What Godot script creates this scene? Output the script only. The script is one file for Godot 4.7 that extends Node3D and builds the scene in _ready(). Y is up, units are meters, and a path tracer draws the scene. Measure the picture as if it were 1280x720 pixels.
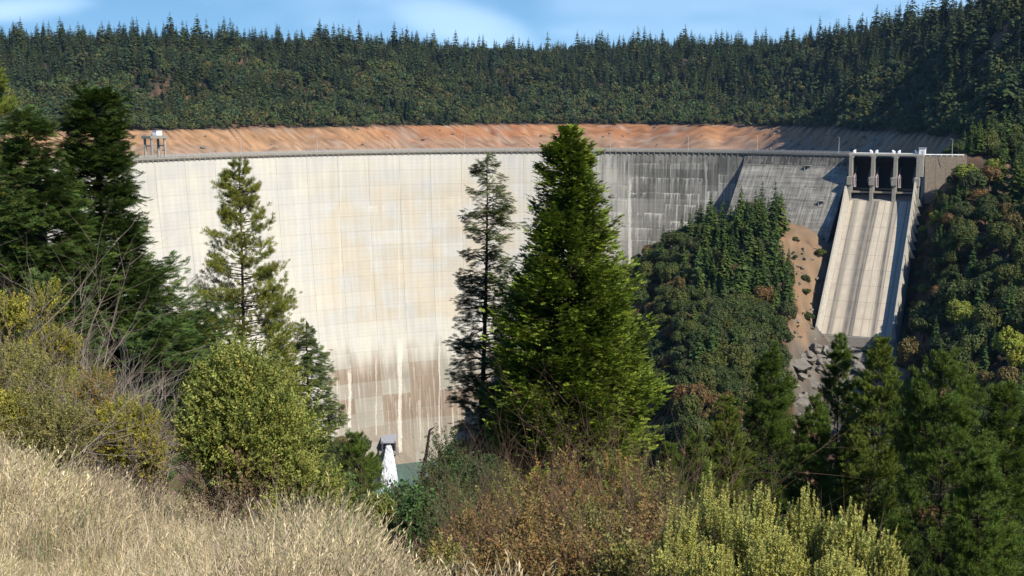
extends Node3D
# A concrete arch dam with a gated spillway, seen from a wooded hillside downstream.
# Metres; y = 0 is the height of the eye, -z is the way the camera faces, d = -z.

const FOCAL := 1443.9          # photo pixels (1280 x 720)
const PITCH := 0.15359         # camera looks 8.8 degrees down
const YC := -25.3              # dam crest roadway

var rng := RandomNumberGenerator.new()
var names := {}
var M := {}
var noise_a := FastNoiseLite.new()
var noise_b := FastNoiseLite.new()

# ------------------------------------------------------------------ mesh builder
class MB:
	var v := PackedVector3Array()
	var n := PackedVector3Array()
	var c := PackedColorArray()
	var uv := PackedVector2Array()
	var ix := PackedInt32Array()
	var col := Color(1, 1, 1)
	var smooth := false
	func tri(a: Vector3, b: Vector3, d: Vector3):
		var k := v.size()
		v.append(a); v.append(b); v.append(d)
		c.append(col); c.append(col); c.append(col)
		ix.append(k); ix.append(k + 2); ix.append(k + 1)
	func quad(a: Vector3, b: Vector3, d: Vector3, e: Vector3):
		var k := v.size()
		v.append(a); v.append(b); v.append(d); v.append(e)
		for i in 4: c.append(col)
		ix.append(k); ix.append(k + 2); ix.append(k + 1); ix.append(k); ix.append(k + 3); ix.append(k + 2)
	func quad_uv(a, b, d, e, ua, ub, ud, ue):
		quad(a, b, d, e)
		uv.append(ua); uv.append(ub); uv.append(ud); uv.append(ue)
	func box(o: Vector3, bs: Basis, s: Vector3, bev := 0.0):
		# o: centre, s: full size along the axes of bs; chamfered edges when bev > 0
		var h := s * 0.5
		for ax in 3:
			for sg in [-1.0, 1.0]:
				var u := Vector3.ZERO; var w := Vector3.ZERO; var m := Vector3.ZERO
				m[ax] = sg * h[ax]
				var i1 := (ax + 1) % 3; var i2 := (ax + 2) % 3
				u[i1] = h[i1] - bev; w[i2] = h[i2] - bev
				var p = [m - u - w, m + u - w, m + u + w, m - u + w]
				if sg < 0: p.reverse()
				quad(o + bs * p[0], o + bs * p[1], o + bs * p[2], o + bs * p[3])
		if bev <= 0.0: return
		for ax in 3:
			var i1 := (ax + 1) % 3; var i2 := (ax + 2) % 3
			for s1 in [-1.0, 1.0]:
				for s2 in [-1.0, 1.0]:
					var q := []
					for e in [-1.0, 1.0]:
						var p := Vector3.ZERO; p[ax] = e * (h[ax] - bev); p[i1] = s1 * h[i1]; p[i2] = s2 * (h[i2] - bev); q.append(p)
						var r := Vector3.ZERO; r[ax] = e * (h[ax] - bev); r[i1] = s1 * (h[i1] - bev); r[i2] = s2 * h[i2]; q.append(r)
					quad(o + bs * q[0], o + bs * q[1], o + bs * q[3], o + bs * q[2])
	func tube(pts: Array, rad: Array, sides := 6, cap := true):
		var rings := []
		var side := Vector3.RIGHT
		for i in pts.size():
			var t: Vector3 = (pts[min(i + 1, pts.size() - 1)] - pts[max(i - 1, 0)]).normalized()
			if abs(t.dot(side)) > 0.9: side = Vector3.FORWARD if abs(t.z) < 0.8 else Vector3.UP
			var a := t.cross(side).normalized(); var b := a.cross(t).normalized()
			side = b
			var k := v.size()
			for j in sides:
				var an := TAU * j / sides
				v.append(pts[i] + (a * cos(an) + b * sin(an)) * rad[i])
				c.append(col)
			rings.append(k)
		for i in rings.size() - 1:
			for j in sides:
				var j2 := (j + 1) % sides
				var a0: int = rings[i] + j; var a1: int = rings[i] + j2
				var b0: int = rings[i + 1] + j; var b1: int = rings[i + 1] + j2
				ix.append(a0); ix.append(b0); ix.append(a1); ix.append(a1); ix.append(b0); ix.append(b1)
		if cap:
			var e: int = rings[-1]
			for j in range(1, sides - 1): ix.append(e); ix.append(e + j); ix.append(e + j + 1)
			e = rings[0]
			for j in range(1, sides - 1): ix.append(e); ix.append(e + j + 1); ix.append(e + j)
	func mesh(m: Material, smoothed := false, into: ArrayMesh = null) -> ArrayMesh:
		var r := into if into else ArrayMesh.new()
		var arr := []
		arr.resize(Mesh.ARRAY_MAX)
		arr[Mesh.ARRAY_VERTEX] = v
		arr[Mesh.ARRAY_INDEX] = ix
		if c.size() == v.size(): arr[Mesh.ARRAY_COLOR] = c
		if uv.size() == v.size(): arr[Mesh.ARRAY_TEX_UV] = uv
		if smoothed:
			var nn := PackedVector3Array(); nn.resize(v.size())
			for i in range(0, ix.size(), 3):
				var a := ix[i]; var b := ix[i + 1]; var d := ix[i + 2]
				var f := (v[d] - v[a]).cross(v[b] - v[a])
				nn[a] += f; nn[b] += f; nn[d] += f
			for i in nn.size(): nn[i] = nn[i].normalized()
			arr[Mesh.ARRAY_NORMAL] = nn
		r.add_surface_from_arrays(Mesh.PRIMITIVE_TRIANGLES, arr)
		r.surface_set_material(r.get_surface_count() - 1, m)
		return r

# ------------------------------------------------------------------ node helpers
func numbered(called: String) -> String:
	var k: int = names.get(called, 0)
	names[called] = k + 1
	return called if k == 0 else "%s_%03d" % [called, k]

func tag(o: Node, label := "", category := "", group := "", kind := ""):
	if label: o.set_meta("label", label)
	if category: o.set_meta("category", category)
	if group: o.set_meta("group", group)
	if kind: o.set_meta("kind", kind)
	return o

func part(called: String, me: Mesh, parent: Node3D, tr := Transform3D()) -> MeshInstance3D:
	var o := MeshInstance3D.new()
	o.name = called if parent != self else numbered(called)
	o.mesh = me
	o.transform = tr
	parent.add_child(o, true)
	return o

func thing(called: String, at: Vector3, label: String, category: String, group := "") -> Node3D:
	var o := Node3D.new()
	o.name = numbered(called)
	add_child(o)
	o.position = at
	tag(o, label, category, group)
	return o

func scatter(called: String, me: Mesh, places: Array, tints: Array, parent: Node3D) -> MultiMeshInstance3D:
	var mm := MultiMesh.new()
	mm.transform_format = MultiMesh.TRANSFORM_3D
	mm.use_colors = true
	mm.mesh = me
	mm.instance_count = places.size()
	for i in places.size():
		mm.set_instance_transform(i, places[i])
		mm.set_instance_color(i, tints[i])
	var o := MultiMeshInstance3D.new()
	o.name = called if parent != self else numbered(called)
	o.multimesh = mm
	parent.add_child(o, true)
	return o

func mat(called: String, c: Color, rough := 0.9, vcol := false, tex: Texture2D = null) -> StandardMaterial3D:
	# c is a linear, real-world base colour
	var m := StandardMaterial3D.new()
	m.resource_name = called
	m.albedo_color = c.linear_to_srgb()
	m.roughness = rough
	m.metallic_specular = 0.35
	m.vertex_color_use_as_albedo = vcol
	m.cull_mode = BaseMaterial3D.CULL_DISABLED
	if tex: m.albedo_texture = tex
	M[called] = m
	return m

func leafmat(called: String, c: Color, back := 0.35) -> StandardMaterial3D:
	var m := mat(called, c, 0.55, true)
	m.metallic_specular = 0.3
	m.backlight_enabled = true
	m.backlight = Color(back, back, back * 0.45).linear_to_srgb()
	return m

# ------------------------------------------------------------------ photo pixel -> direction -> point
func ray(px: float, py: float) -> Vector3:
	return Vector3((px - 640.0) / FOCAL, (360.0 - py) / FOCAL, -1.0).rotated(Vector3.RIGHT, -PITCH)

func at_d(px: float, py: float, d: float) -> Vector3:
	var r := ray(px, py)
	return r * (d / -r.z)

func on_y(px: float, py: float, y: float) -> Vector3:
	var r := ray(px, py)
	return r * (y / r.y)

func pix(p: Vector3) -> Vector2:
	var q := p.rotated(Vector3.RIGHT, PITCH)
	if q.z > -0.01: return Vector2(-9999, -9999)
	return Vector2(640.0 + FOCAL * q.x / -q.z, 360.0 - FOCAL * q.y / -q.z)

func rr(a: float, b: float) -> float:
	return rng.randf_range(a, b)

func smooth(a: float, b: float, x: float) -> float:
	var t := clampf((x - a) / (b - a), 0.0, 1.0)
	return t * t * (3.0 - 2.0 * t)

func lin1(xs: Array, ys: Array, x: float) -> float:
	if x <= xs[0]: return ys[0]
	for i in range(1, xs.size()):
		if x <= xs[i]:
			return lerpf(ys[i - 1], ys[i], (x - xs[i - 1]) / (xs[i] - xs[i - 1]))
	return ys[-1]

func stage(s: String): print(s, " ", Time.get_ticks_msec())

func in_poly(p: Vector2, poly: PackedVector2Array) -> bool:
	return Geometry2D.is_point_in_polygon(p, poly)

# ------------------------------------------------------------------ main
func _ready():
	rng.seed = 20240611
	noise_a.seed = 5; noise_a.frequency = 1.0; noise_a.fractal_octaves = 4
	noise_b.seed = 11; noise_b.frequency = 1.0; noise_b.fractal_octaves = 2
	# camera
	var cam := Camera3D.new()
	cam.name = "camera"
	cam.fov = 28.0
	cam.near = 0.1
	cam.far = 20000.0
	cam.rotation.x = -PITCH
	cam.current = true
	add_child(cam)
	# sky, haze, exposure
	var env := Environment.new()
	var sky := Sky.new()
	var sm := ProceduralSkyMaterial.new()
	sm.sky_top_color = Color(0.22, 0.44, 0.72)
	sm.sky_horizon_color = Color(0.60, 0.82, 0.97)
	sm.sky_curve = 0.11
	sm.ground_bottom_color = Color(0.16, 0.17, 0.13)
	sm.ground_horizon_color = Color(0.35, 0.40, 0.42)
	sm.sky_cover = cloud_cover()
	sm.sky_cover_modulate = Color(1, 1, 1, 1)
	sm.sky_energy_multiplier = 0.86
	sky.sky_material = sm
	env.background_mode = Environment.BG_SKY
	env.sky = sky
	env.tonemap_mode = Environment.TONE_MAPPER_LINEAR
	env.tonemap_exposure = 1.6
	env.sdfgi_enabled = true
	env.ssao_enabled = true
	env.ssil_enabled = true
	env.fog_enabled = true
	env.fog_density = 0.000015
	env.fog_light_color = Color(0.62, 0.78, 0.95)
	var we := WorldEnvironment.new()
	we.name = "world_environment"
	we.environment = env
	add_child(we)
	var sun := DirectionalLight3D.new()
	sun.name = "sun"
	sun.light_energy = 1.55
	sun.light_color = Color(1.0, 0.965, 0.91)
	sun.light_angular_distance = 0.5
	sun.shadow_enabled = true
	add_child(sun)
	sun.look_at_from_position(Vector3(0.51, 0.66, 0.55) * 100.0, Vector3.ZERO, Vector3.UP)
	make_materials()
	stage("materials")
	build_terrain()
	stage("terrain")
	build_dam()
	stage("dam")
	build_spillway()
	stage("spillway")
	build_crest()
	build_outlet()
	stage("crest")
	build_rocks()
	build_far_forest()
	stage("far forest")
	build_ridge_trees()
	stage("ridge trees")
	build_near_trees()
	stage("near trees")
	build_shrubs()
	stage("shrubs")
	build_grass()
	stage("grass")

# ------------------------------------------------------------------ sky cover and materials
func cloud_cover() -> ImageTexture:
	# thin high cloud: long drawn-out wisps over the whole sky, as the ones in view
	var w := 1024; var h := 512
	var nz := FastNoiseLite.new(); nz.seed = 3; nz.frequency = 0.012; nz.fractal_octaves = 5; nz.domain_warp_enabled = true; nz.domain_warp_amplitude = 30.0
	var im := nz.get_seamless_image(256, 512)
	im.resize(w, h, Image.INTERPOLATE_CUBIC)
	im.convert(Image.FORMAT_L8)
	var src := im.get_data()
	var out := PackedByteArray(); out.resize(w * h * 4); out.fill(255)
	for y in h:
		for x in w:
			var k := y * w + x
			var a := 0.0
			if y < 256:
				a = smooth(0.60, 0.95, src[k] / 255.0) * 0.22 * smooth(0.0, 8.0, minf(x, w - x))
				# one denser bank low in the sky beyond the hill: direction in degrees
				var az := wrapf(x * 360.0 / w, -180.0, 180.0); var el := (256 - y) * 180.0 / h
				var e := pow((az + 2.7 - (el - 4.2) * -1.5) / 3.1, 2) + pow((el - 4.2) / 1.5, 2)
				a = maxf(a, 0.24 * (1.0 - smooth(0.0, 1.5, e)) * smooth(0.05, 0.8, src[k] / 255.0))
				var e2 := pow((az + 23.0) / 3.4, 2) + pow((el - 4.6 - (az + 23.0) * 0.12) / 0.6, 2)
				a = maxf(a, 0.28 * (1.0 - smooth(0.0, 1.5, e2)) * smooth(0.15, 0.7, src[k] / 255.0))
			out[k * 4 + 3] = int(a * 255.0)
	var r := Image.create_from_data(w, h, false, Image.FORMAT_RGBA8, out)
	r.resize(2048, 1024, Image.INTERPOLATE_CUBIC)
	return ImageTexture.create_from_image(r)

func mottle(seed_: int, freq: float, lo: float, hi: float, size := 512, oct := 5) -> ImageTexture:
	# grey grain between lo and hi (sRGB), seamless
	var nz := FastNoiseLite.new(); nz.seed = seed_; nz.frequency = freq; nz.fractal_octaves = oct
	var im := nz.get_seamless_image(size, size)
	im.convert(Image.FORMAT_L8)
	var d := im.get_data()
	for i in d.size(): d[i] = int(clampf(lerpf(lo, hi, d[i] / 255.0), 0, 1) * 255.0)
	return ImageTexture.create_from_image(Image.create_from_data(size, size, false, Image.FORMAT_L8, d))

func tri(m: StandardMaterial3D, scale: float, tex: Texture2D, bump: Texture2D = null, cm := 0.0):
	m.albedo_texture = tex
	m.uv1_triplanar = true
	m.uv1_world_triplanar = true
	m.uv1_scale = Vector3.ONE * scale
	if bump:
		m.heightmap_enabled = true
		m.heightmap_texture = bump
		m.heightmap_scale = cm
	return m

func make_materials():
	var grain := mottle(21, 0.02, 0.80, 1.0)
	var fine := mottle(33, 0.05, 0.55, 1.0)
	var g := mat("ground", Color(1, 1, 1), 0.95, true)
	tri(g, 0.35, fine, fine, 6.0)
	var hl := mat("hill", Color(1, 1, 1), 0.95, true)
	tri(hl, 0.03, grain, grain, 25.0)
	tri(mat("concrete", Color(0.30, 0.285, 0.245), 0.85), 0.05, grain)
	tri(mat("concrete_dark", Color(0.18, 0.172, 0.155), 0.85), 0.06, fine)
	tri(mat("shotcrete", Color(0.27, 0.225, 0.17), 0.95), 0.04, fine)
	tri(mat("concrete_light", Color(0.385, 0.362, 0.305), 0.85), 0.05, grain)
	tri(mat("gate_steel", Color(0.045, 0.04, 0.045), 0.6), 0.2, fine)
	tri(mat("gate_girder", Color(0.50, 0.42, 0.30), 0.7), 0.3, fine)
	tri(mat("strut_steel", Color(0.55, 0.45, 0.45), 0.6), 0.3, fine)
	mat("white_paint", Color(0.78, 0.78, 0.78), 0.5)
	mat("galvanised", Color(0.40, 0.40, 0.40), 0.5)
	tri(mat("roof_grey", Color(0.13, 0.14, 0.17), 0.6), 0.3, fine)
	mat("door_steel", Color(0.16, 0.165, 0.17), 0.6)
	tri(mat("asphalt", Color(0.10, 0.10, 0.10), 0.9), 0.2, fine)
	tri(mat("rock", Color(1, 1, 1), 0.9, true), 0.12, fine, fine, 25.0)
	var w := mat("river_water", Color(0.035, 0.12, 0.11), 0.12)
	w.metallic_specular = 0.5
	var wn := mottle(77, 0.03, 0.0, 1.0)
	tri(w, 0.09, mottle(78, 0.01, 0.85, 1.0), wn, 5.0)
	var j := mat("white_water", Color(0.90, 0.92, 0.95), 0.7, true)
	j.backlight_enabled = true
	j.backlight = Color(0.7, 0.7, 0.7)
	tri(mat("bark", Color(0.075, 0.055, 0.042), 0.95), 2.0, fine, fine, 3.0)
	tri(mat("bark_grey", Color(0.13, 0.115, 0.10), 0.95), 2.0, fine, fine, 2.0)
	mat("far_bark", Color(0.07, 0.055, 0.045), 0.95)
	mat("dead_twig", Color(0.30, 0.265, 0.235), 0.9, true)
	mat("brown_twig", Color(0.13, 0.085, 0.06), 0.9, true)
	leafmat("conifer_leaf", Color(0.85, 0.85, 0.85), 0.22)
	leafmat("broad_leaf", Color(0.85, 0.85, 0.85), 0.3)
	leafmat("shrub_leaf", Color(0.9, 0.9, 0.9), 0.45)
	leafmat("straw", Color(0.95, 0.95, 0.95), 0.5)

# ------------------------------------------------------------------ terrain
const NA := 241      # columns of the near height table
const ND := 301
const A0 := -0.78
const A1 := 0.78
var table := PackedFloat32Array()

func near_prefix(side: float) -> Array:
	# side 0 = grassy shoulder, 1 = steeper brushy side
	return [[0, -1.7], [3, lerpf(-2.05, -2.2, side)], [7, lerpf(-3.12, -3.5, side)]]

func columns() -> Array:
	var p0 := near_prefix(0.0); var p1 := near_prefix(1.0)
	var right := [[15, -8.0], [20, -10.5], [30, -15.5], [50, -26.0], [100, -54.0]]
	return [
		[-0.78, [[0, -1.7], [7, -2.6], [16, -3.6], [30, -7.0], [60, -16.0], [120, -26.0], [300, -30.0], [500, -5.0], [700, 5.0], [900, 5.0]]],
		[-0.45, p0 + [[16, -5.35], [25, -8.4], [50, -20.0], [100, -42.0], [200, -72.0], [350, -85.0], [480, -60.0], [545, -27.0], [600, -28.0], [700, -60.0], [900, -95.0]]],
		[-0.38, p0 + [[16, -5.4], [25, -8.8], [50, -22.0], [100, -48.0], [200, -95.0], [350, -130.0], [480, -112.0], [545, -75.0], [620, -80.0], [700, -95.0], [900, -110.0]]],
		[-0.30, p0 + [[15, -5.45], [20, -7.0], [30, -12.0], [50, -22.0], [100, -50.0], [200, -108.0], [350, -172.0], [480, -168.0], [560, -130.0], [610, -112.0], [700, -112.0], [900, -120.0]]],
		[-0.20, p0 + [[13, -5.2], [20, -8.3], [30, -13.0], [50, -23.5], [100, -51.0], [200, -112.0], [350, -190.0], [450, -212.0], [580, -208.0], [640, -190.0], [700, -155.0], [900, -130.0]]],
		[-0.12, p0 + [[10, -4.25], [15, -6.9], [20, -9.0], [30, -14.0], [50, -25.0], [100, -52.0], [200, -112.0], [350, -190.0], [430, -217.0], [705, -219.0], [760, -160.0], [900, -130.0]]],
		[-0.05, p1 + [[15, -7.3], [20, -9.6], [30, -14.6], [50, -25.5], [100, -52.5], [200, -112.0], [340, -188.0], [415, -217.0], [705, -218.0], [760, -155.0], [900, -130.0]]],
		[0.0, p1 + [[15, -7.6], [20, -10.0], [30, -15.0], [50, -26.0], [100, -53.0], [200, -112.0], [330, -185.0], [400, -216.0], [540, -214.0], [640, -182.0], [705, -160.0], [760, -145.0], [900, -130.0]]],
		[0.08, p1 + right + [[200, -114.0], [300, -178.0], [350, -205.0], [430, -205.0], [560, -158.0], [660, -114.0], [705, -100.0], [760, -105.0], [900, -130.0]]],
		[0.15, p1 + right + [[200, -120.0], [270, -185.0], [310, -198.0], [400, -150.0], [500, -118.0], [600, -92.0], [680, -76.0], [720, -82.0], [760, -105.0], [900, -130.0]]],
		[0.22, p1 + right + [[200, -125.0], [250, -180.0], [290, -195.0], [400, -150.0], [500, -114.0], [560, -95.0], [590, -82.0], [620, -68.0], [640, -62.0], [690, -60.0], [740, -95.0], [900, -130.0]]],
		[0.262, p1 + right + [[200, -128.0], [250, -185.0], [290, -198.0], [400, -156.0], [480, -136.0], [540, -119.0], [575, -107.0], [605, -84.0], [630, -68.0], [645, -62.0], [680, -62.0], [740, -95.0], [900, -130.0]]],
		[0.275, p1 + right + [[200, -128.0], [250, -185.0], [290, -198.0], [400, -155.0], [480, -136.0], [540, -121.0], [575, -112.0], [605, -86.0], [645, -63.0], [680, -62.0], [740, -95.0], [900, -130.0]]],
		[0.345, p1 + right + [[200, -128.0], [240, -180.0], [280, -198.0], [400, -152.0], [480, -130.0], [560, -118.0], [600, -92.0], [635, -62.0], [660, -58.0], [700, -60.0], [900, -110.0]]],
		[0.372, p1 + right + [[200, -128.0], [240, -180.0], [280, -196.0], [400, -138.0], [480, -110.0], [540, -92.0], [575, -72.0], [605, -52.0], [630, -38.0], [650, -28.0], [760, -34.0], [900, -80.0]]],
		[0.46, p1 + right + [[200, -125.0], [240, -175.0], [280, -185.0], [400, -118.0], [500, -76.0], [600, -42.0], [700, -20.0], [900, -30.0]]],
		[0.78, p1 + right + [[200, -110.0], [240, -150.0], [300, -150.0], [400, -100.0], [600, -30.0], [900, 10.0]]],
	]

func d_of(j: float) -> float:
	return 8.0 * (exp(j / (ND - 1) * log(1000.0 / 8.0)) - 1.0)

func j_of(d: float) -> float:
	return log((maxf(d, 0.0) + 8.0) / 8.0) / log(1000.0 / 8.0) * (ND - 1)

func make_table():
	var cols := columns()
	table.resize(NA * ND)
	for i in NA:
		var a := lerpf(A0, A1, float(i) / (NA - 1))
		var k := 1
		while k < cols.size() - 1 and cols[k][0] < a: k += 1
		var t: float = clampf((a - cols[k - 1][0]) / (cols[k][0] - cols[k - 1][0]), 0.0, 1.0)
		var xs0 := []; var ys0 := []; var xs1 := []; var ys1 := []
		for q in cols[k - 1][1]: xs0.append(float(q[0])); ys0.append(float(q[1]))
		for q in cols[k][1]: xs1.append(float(q[0])); ys1.append(float(q[1]))
		for j in ND:
			var d := d_of(j)
			table[i * ND + j] = lerpf(lin1(xs0, ys0, d), lin1(xs1, ys1, d), t)
	for pass_ in 3:
		var o := table.duplicate()
		for i in range(1, NA - 1):
			for j in range(1, ND - 1):
				var k := i * ND + j
				table[k] = o[k] * 0.4 + (o[k - 1] + o[k + 1]) * 0.17 + (o[k - ND] + o[k + ND]) * 0.13

func gy(x: float, d: float) -> float:
	# height of the near ground
	var fi := clampf((x / maxf(d + 4.0, 8.0) - A0) / (A1 - A0), 0.0, 0.9999) * (NA - 1)
	var fj := clampf(j_of(d), 0.0, ND - 1.001)
	var i := int(fi); var j := int(fj)
	var u := fi - i; var w := fj - j
	var k := i * ND + j
	var h := lerpf(lerpf(table[k], table[k + 1], w), lerpf(table[k + ND], table[k + ND + 1], w), u)
	var big := smooth(60.0, 300.0, d)
	h += noise_a.get_noise_2d(x * 0.012, d * 0.012) * 9.0 * big
	h += noise_b.get_noise_2d(x * 0.06, d * 0.06) * (0.25 + 1.6 * big) * smooth(6.0, 20.0, d)
	h += noise_b.get_noise_2d(x * 0.5, d * 0.5) * 0.12
	if d > 520.0 and d < 670.0:
		# rills in the bare bank beside the chute
		var w1 := Vector2(x, d) - SB
		var k1 := smooth(-60.0, -48.0, w1.dot(ST)) * (1.0 - smooth(-6.0, -2.0, w1.dot(ST))) * smooth(24.0, 34.0, w1.dot(SN))
		h += k1 * (absf(noise_b.get_noise_2d(w1.dot(ST) * 0.14, w1.dot(SN) * 0.05)) * 3.4 - 1.0 + noise_a.get_noise_2d(x * 0.25, d * 0.25) * 1.1)
	if d > 380.0 and d < 580.0:
		# scoured, broken rock below the chute
		var w2 := Vector2(x, d) - SB
		var k2 := smooth(-22.0, 0.0, w2.dot(ST)) * (1.0 - smooth(40.0, 56.0, w2.dot(ST))) * smooth(100.0, 112.0, w2.dot(SN)) * (1.0 - smooth(180.0, 230.0, w2.dot(SN)))
		h += k2 * (absf(noise_b.get_noise_2d(x * 0.09 + 3.0, d * 0.09)) * 9.0 - 3.0 + noise_a.get_noise_2d(x * 0.2, d * 0.2) * 2.5)
	return h

func below(px: float, py: float, d: float) -> Vector3:
	# the ground straight below the point seen at (px, py) and distance d
	var x := at_d(px, py, d).x
	return Vector3(x, gy(x, d), -d)

func on_ground(px: float, d: float) -> Vector3:
	# the ground point straight below the sight line through column px, at distance d
	var x := at_d(px, 360.0, d).x
	for k in 3:
		var y := gy(x, d)
		var depth := d * cos(PITCH) - y * sin(PITCH)
		x = (px - 640.0) / FOCAL * depth
	return Vector3(x, gy(x, d), -d)

# far shore and hill: all by bearing a = x / d
const FA := [-0.8, -0.44, -0.30, -0.11, 0.0, 0.12, 0.22, 0.29, 0.34, 0.38, 0.42, 0.50, 0.80]
const FB := [1450.0, 1490.0, 1520.0, 1900.0, 2120.0, 2120.0, 1900.0, 1560.0, 1250.0, 1010.0, 860.0, 760.0, 700.0]     # shore (tree line)
const FR := [2150.0, 2150.0, 2200.0, 2500.0, 2700.0, 2650.0, 2450.0, 2150.0, 1950.0, 1750.0, 1550.0, 1400.0, 1300.0]     # ridge
const FY := [60.0, 60.0, 54.0, 62.0, 70.0, 63.0, 64.0, 52.0, 36.0, 22.0, 2.0, -25.0, -40.0]         # photo row of the ridge ground

func shore_d(a: float) -> float:
	return lin1(FA, FB, a) + noise_b.get_noise_2d(a * 9.0, 3.0) * 60.0 + noise_b.get_noise_2d(a * 40.0, 9.0) * 16.0

func ridge_d(a: float) -> float:
	return lin1(FA, FR, a)

var ridge_cache := PackedFloat32Array()
func ridge_y(a: float) -> float:
	if ridge_cache.is_empty():
		for i in 321:
			var aa := lerpf(-0.8, 0.8, i / 320.0)
			var r := ray(640.0 + aa * FOCAL, lin1(FA, FY, aa))
			ridge_cache.append(ridge_d(aa) * r.y / -r.z)
		for k in 4:
			var o := ridge_cache.duplicate()
			for i in range(1, 320): ridge_cache[i] = o[i] * 0.4 + (o[i - 1] + o[i + 1]) * 0.3
	var f := clampf((a + 0.8) / 1.6 * 320.0, 0.0, 319.99)
	return lerpf(ridge_cache[int(f)], ridge_cache[int(f) + 1], f - int(f))

func fy(x: float, d: float) -> float:
	var a := x / d
	var db := shore_d(a); var dr := ridge_d(a); var s := d - db
	var top := -28.5
	if s < 0.0:
		var gul := absf(noise_b.get_noise_2d(x * 0.010, d * 0.004)) * 10.0 + absf(noise_b.get_noise_2d(x * 0.035 + 7.0, d * 0.010)) * 6.5 + noise_a.get_noise_2d(x * 0.05, d * 0.05) * 2.5
		return top + s * 0.30 - gul * smooth(0.0, -50.0, s)
	var t := s / (dr - db)
	var h := lerpf(top, ridge_y(a), minf(t, 1.0) * 0.55 + 0.45 * smooth(0.0, 1.0, t))
	if t > 1.0: h -= (t - 1.0) * (t - 1.0) * 260.0
	h += noise_a.get_noise_2d(x * 0.0032, d * 0.0032) * 34.0 * smooth(0.0, 0.3, t) * (1.0 - smooth(0.75, 1.0, t))
	h += noise_a.get_noise_2d(x * 0.012, d * 0.012) * 7.0 * smooth(0.0, 0.15, t)
	return h

# patches of open ground on the slope below the dam, as outlines in the photograph's columns and rows
var bare_soil := PackedVector2Array([Vector2(972, 300), Vector2(985, 262), Vector2(1012, 266), Vector2(1046, 278), Vector2(1040, 320), Vector2(1026, 372), Vector2(1016, 408), Vector2(1004, 436), Vector2(986, 430), Vector2(990, 390), Vector2(1000, 350), Vector2(980, 330)])
var rock_zone := PackedVector2Array([Vector2(984, 432), Vector2(1012, 412), Vector2(1100, 412), Vector2(1125, 420), Vector2(1132, 470), Vector2(1110, 520), Vector2(1060, 560), Vector2(1000, 520), Vector2(982, 470)])

func ground_colour(p: Vector3) -> Color:
	var d := -p.z
	var n1 := noise_a.get_noise_2d(p.x * 0.02, d * 0.02)
	var n2 := noise_a.get_noise_2d(p.x * 0.13 + 50.0, d * 0.13)
	var straw := Color(0.30, 0.235, 0.14)
	var duff := Color(0.095, 0.066, 0.042)
	var c := straw.lerp(duff, smooth(15.0, 30.0, d))
	if d > 60.0:
		c = duff.lerp(Color(0.20, 0.115, 0.07), smooth(-0.05, 0.35, n1 + n2 * 0.5))
		var q := pix(p)
		var jq := q + Vector2(n2, n1) * 14.0
		if in_poly(jq, bare_soil): c = Color(0.345, 0.245, 0.155).lerp(Color(0.265, 0.165, 0.098), smooth(-0.2, 0.3, n2))
		elif in_poly(jq, rock_zone): c = Color(0.235, 0.215, 0.18).lerp(Color(0.14, 0.11, 0.082), smooth(-0.2, 0.25, n2))
	if d > 60.0: c = c * (1.0 + n2 * 0.35 + 0.45 * noise_b.get_noise_2d(p.x * 0.31, d * 0.31))
	return c * (1.0 + n2 * 0.25)

func shore_colour(x: float, d: float, s: float) -> Color:
	var a := x / d
	var n1 := noise_a.get_noise_2d(x * 0.006, d * 0.010)
	var n2 := noise_a.get_noise_2d(x * 0.05 + 9.0, d * 0.05)
	if s > 4.0:
		return Color(0.055, 0.045, 0.03).lerp(Color(0.16, 0.085, 0.05), smooth(0.1, 0.4, n1 + n2 * 0.3))
	var red := Color(0.335, 0.140, 0.058); var tan := Color(0.35, 0.205, 0.105); var grey := Color(0.25, 0.19, 0.14)
	var c := tan.lerp(red, smooth(-0.22, -0.02, a) * (1.0 - 0.5 * smooth(0.13, 0.25, a)) * (0.75 + n1))
	c = c.lerp(grey, clampf(smooth(0.12, 0.5, n1 * 0.8 + n2 * 0.5) + smooth(0.2, 0.3, a) * 0.12, 0.0, 0.85))
	c = c.lerp(Color(0.28, 0.21, 0.155), 0.5 * smooth(-40.0, -75.0, s))       # paler silt left by the water lower down
	return c * (1.0 + n2 * 0.55 + 0.30 * noise_b.get_noise_2d(s * 0.22, x * 0.003) + 0.25 * noise_b.get_noise_2d(x * 0.12, d * 0.12))      # old waterlines, stones, grit

func sheet(called: String, xs: int, rows: Array, fx: Callable, height: Callable, colour: Callable, m: Material, smooth_rows := true) -> MeshInstance3D:
	var b := MB.new()
	for j in rows.size():
		for i in xs:
			var x: float = fx.call(i, rows[j])
			var p := Vector3(x, height.call(x, rows[j]), -rows[j])
			b.v.append(p)
			b.c.append(colour.call(p))
	for j in rows.size() - 1:
		for i in xs - 1:
			var k := j * xs + i
			b.ix.append(k); b.ix.append(k + xs); b.ix.append(k + 1)
			b.ix.append(k + 1); b.ix.append(k + xs); b.ix.append(k + xs + 1)
	var o := part(called, b.mesh(m, true), self)
	tag(o, "", "", "", "structure")
	return o

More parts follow.
